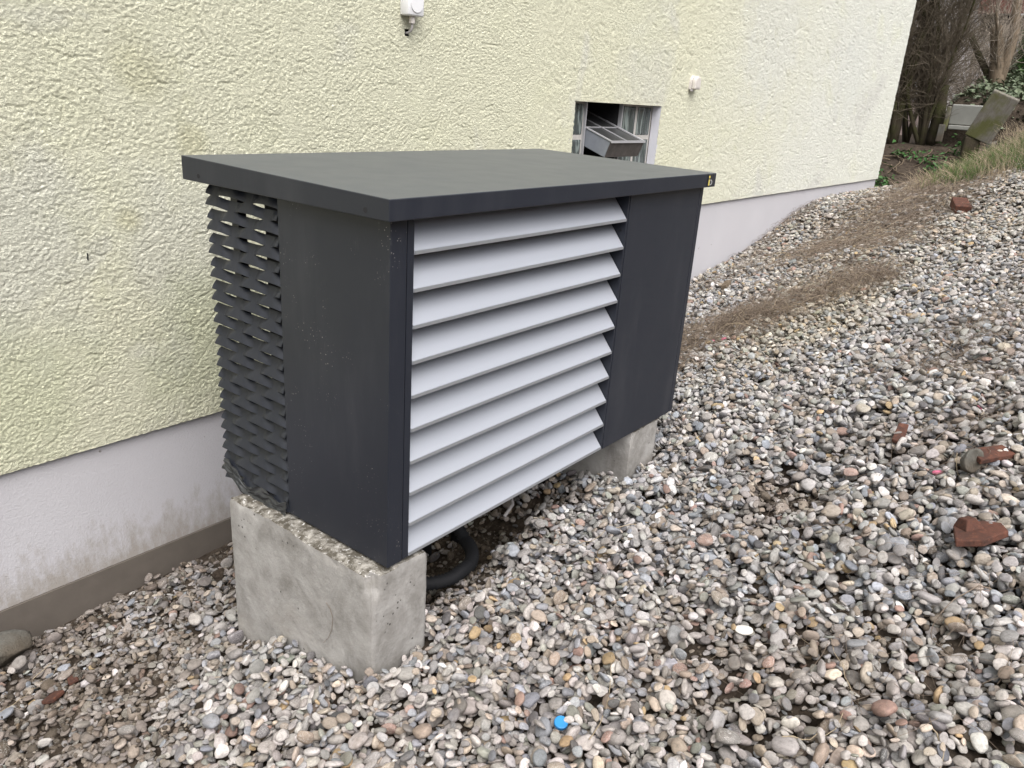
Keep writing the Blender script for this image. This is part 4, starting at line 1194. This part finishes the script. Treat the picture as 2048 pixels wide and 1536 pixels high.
for k, (x, y, n, h, lab) in enumerate([(10.15, 1.47, 130, .16, 'green leafy plant at the house corner behind the gravel edge'), (10.5, 1.62, 60, .18, 'small nettle behind the corner plant on the dark earth'), (11.0, 1.02, 110, .22, 'nettle clump below the old concrete slab'),
                                       (11.3, 1.28, 40, .15, 'sparse nettle among the roots'), (11.7, .93, 70, .22, 'bright green nettle under the slab edge'), (11.5, 1.62, 50, .14, 'small leafy plant at the foot of the shrub'), (10.7, .8, 60, .18, 'nettle at the crest beside the mossy stone')]):
    b = T_(x, y, 0); t = empty('leafy_plant', b, lab, 'plant')
    pts = np.array(b) + np.stack([g.normal(0, .09, n), g.normal(0, .10, n), np.abs(g.normal(0, h * .5, n)) + .02], -1)
    leaf_cloud('foliage', pts, .035, M['leaf'], t, .7, k)
    s1 = Strands()
    for p in pts[::8]: s1.add([b, (np.array(b) + p) / 2 + [0, 0, .02], p], .003, .0015)
    s1.build('stems', M['leaf'], t)
n = 5200
x = g.uniform(12.25, 17, n); y = g.uniform(-1.2, 1.75, n)
ok = y < 1.42 + .12 * (x - 12.3)
x, y = x[ok], y[ok]
z = terrain(x, y) + np.abs(g.normal(0, .05, len(x))) + .03
leaf_cloud('ivy', np.stack([x, y, z], -1), .045, M['ivy'], None, .8, 3, .9)
tag(bpy.data.objects['ivy'], 'grey green ivy covering the terrace above the concrete slabs', None, None, 'stuff')
# roots on the earth
rt = MB()
for k in range(26):
    x, y = g.uniform(11.0, 11.9), g.uniform(1.0, 2.1); a = g.normal(math.pi, .9); P = []
    for i in range(6):
        P.append((x, y, float(terrain(x, y)) + .015 + .03 * math.sin(i))); x += math.cos(a) * .1; y += math.sin(a) * .08; a += g.normal(0, .5)
    rt.tube(P, list(np.linspace(.012, .004, 6)), 5)
tag(build(rt, 'roots', M['bark'], None, True), 'tangle of bare roots on the dark earth below the shrub', None, None, 'stuff')

# slabs
def slab(name, c, size, rot, mat, label, cat, bev=.012):
    mb = MB(); a, b, c2 = [s / 2 for s in size]; mb.box((-a, -b, -c2), (a, b, c2))
    o = mesh_obj(name, mb.v, mb.f, mat, None, False, bev); o.location = c; o.rotation_euler = rot
    return tag(o, label, cat)
slab('concrete_slab', (12.10, 1.015, 1.235), (.07, .46, .27), (0, -.12, .02), M['slab'], 'upright grey concrete slab holding back the ivy terrace', 'slab')
slab('slab_ledge', (12.06, 1.015, 1.06), (.12, .42, .06), (0, 0, .02), M['slab'], 'rough concrete ledge under the upright slab', 'ledge')
slab('concrete_post', (12.04, 1.27, 1.17), (.07, .055, .34), (0, 0, 0), M['moss'], 'narrow mossy concrete post left of the upright slab', 'post')
slab('rubble_pier', (12.0, 1.30, .97), (.09, .085, .24), (0, 0, .1), M['rock'], 'short rough rubble pier beneath the mossy post', 'pier')
slab('mossy_slab', (11.42, .62, 1.22), (.10, .34, .62), (.36, -.18, .05), M['moss'], 'tilted mossy slab with yellow green streaks leaning on the bank', 'slab')
slab('mossy_stump', (11.5, .80, .80), (.16, .20, .34), (0, 0, .3), M['bark_moss'], 'dark mossy stump below the tilted slab', 'stump', .03)
rock('bank_stone', 11.35, .47, .14, .16, .13, 41, M['rock'], 'grey rough stone on the bank right of the mossy slab', 'stone', 0, .6)
rock('bank_stone', 11.2, .66, .10, .12, .12, 44, M['rock'], 'lower grey stone in the hollow under the mossy slab', 'stone', .5, .5)

# shed and what stands around it
shed = empty('shed', (22, 2, 1), 'pale walled shed with red brown boarded front under a dark eave', 'shed')
mb = MB(); mb.box((22, -4, .2), (26, 2.9, 3.14)); build(mb, 'wall', M['shed_wall'], shed)
mb = MB(); mb.box((22, 2.901, .2), (26, 6.5, 6.2)); build(mb, 'gable_wall', M['shed_wall'], shed)
mb = MB(); mb.box((21.9, -4.2, 3.145), (26, 2.9, 3.56)); build(mb, 'open_eave', M['shed_dark'], shed)
for k in range(16):
    y1 = 2.95 - k * .28
    mb = MB(); mb.box((21.5, y1 - .27, 3.56), (21.53 + .01 * (k % 2), y1, 4.7)); build(mb, 'board', M['shed_red'], shed, False, .006)
mb = MB(); mb.box((21.56, -4.2, 4.3), (26, 3, 4.8)); build(mb, 'roof', M['shed_dark'], shed)
mb = MB()
mb.prism([(18.2, .9, 1.9), (18.2, 1.62, 1.9), (18.5, 1.62, 2.62), (18.5, .9, 2.95)], (.5, 0, 0))
pn = build(mb, 'sloping_panel', M['bluegrey'], None, False, .02); tag(pn, 'blue grey sloping panel with dark stripes beside the conifer', 'panel')
for k in range(3):
    mb = MB(); mb.prism([(18.18, .9, 2.05 + .25 * k), (18.18, 1.55, 2.0 + .2 * k), (18.18, 1.55, 2.05 + .2 * k), (18.18, .9, 2.12 + .25 * k)], (.3 * .1, 0, 0)); s = build(mb, 'stripe', M['dark'], None); s.parent = pn
for k, (x, y, h, r, lab) in enumerate([(16.6, 1.04, 1.05, .30, 'dark green conifer behind the brown tree'), (15.4, .72, .95, .38, 'low bluish green conifer at the right edge')]):
    b = T_(x, y, 0); t = empty('conifer', b, lab, 'conifer')
    n = 2600; u = g.random(n); a = g.uniform(0, math.tau, n); rr_ = r * (1 - u * .8) * np.sqrt(g.random(n)) * (1 + .25 * np.sin(a * 5 + u * 9))
    leaf_cloud('foliage', np.array(b) + np.stack([rr_ * np.cos(a), rr_ * np.sin(a), u * h + .02 - .12 * rr_], -1), .05, M['conifer'], t, .1, 60 + k, .35)
    mb = MB(); mb.tube([b, (b[0], b[1], b[2] + h * .9)], [.04, .01], 7); build(mb, 'trunk', M['bark'], t)
yard = empty('low_outbuilding', (17, 4.2, .4), 'low grey flat structure with a white edge beyond the mossy tree', 'outbuilding')
mb = MB(); mb.box((15.5, 2.72, .2), (20, 6.5, .70)); build(mb, 'base', M['shed_dark'], yard)
mb = MB(); mb.box((15.45, 2.70, .701), (15.5, 6.5, .74)); build(mb, 'white_edge', M['white'], yard)
mb = MB(); mb.prism([(15.51, 2.7, .705), (15.51, 6.5, .705), (19, 6.5, 1.5), (19, 2.7, 1.5)], (0, 0, .02)); build(mb, 'roof_sheet', M['shingle'], yard)
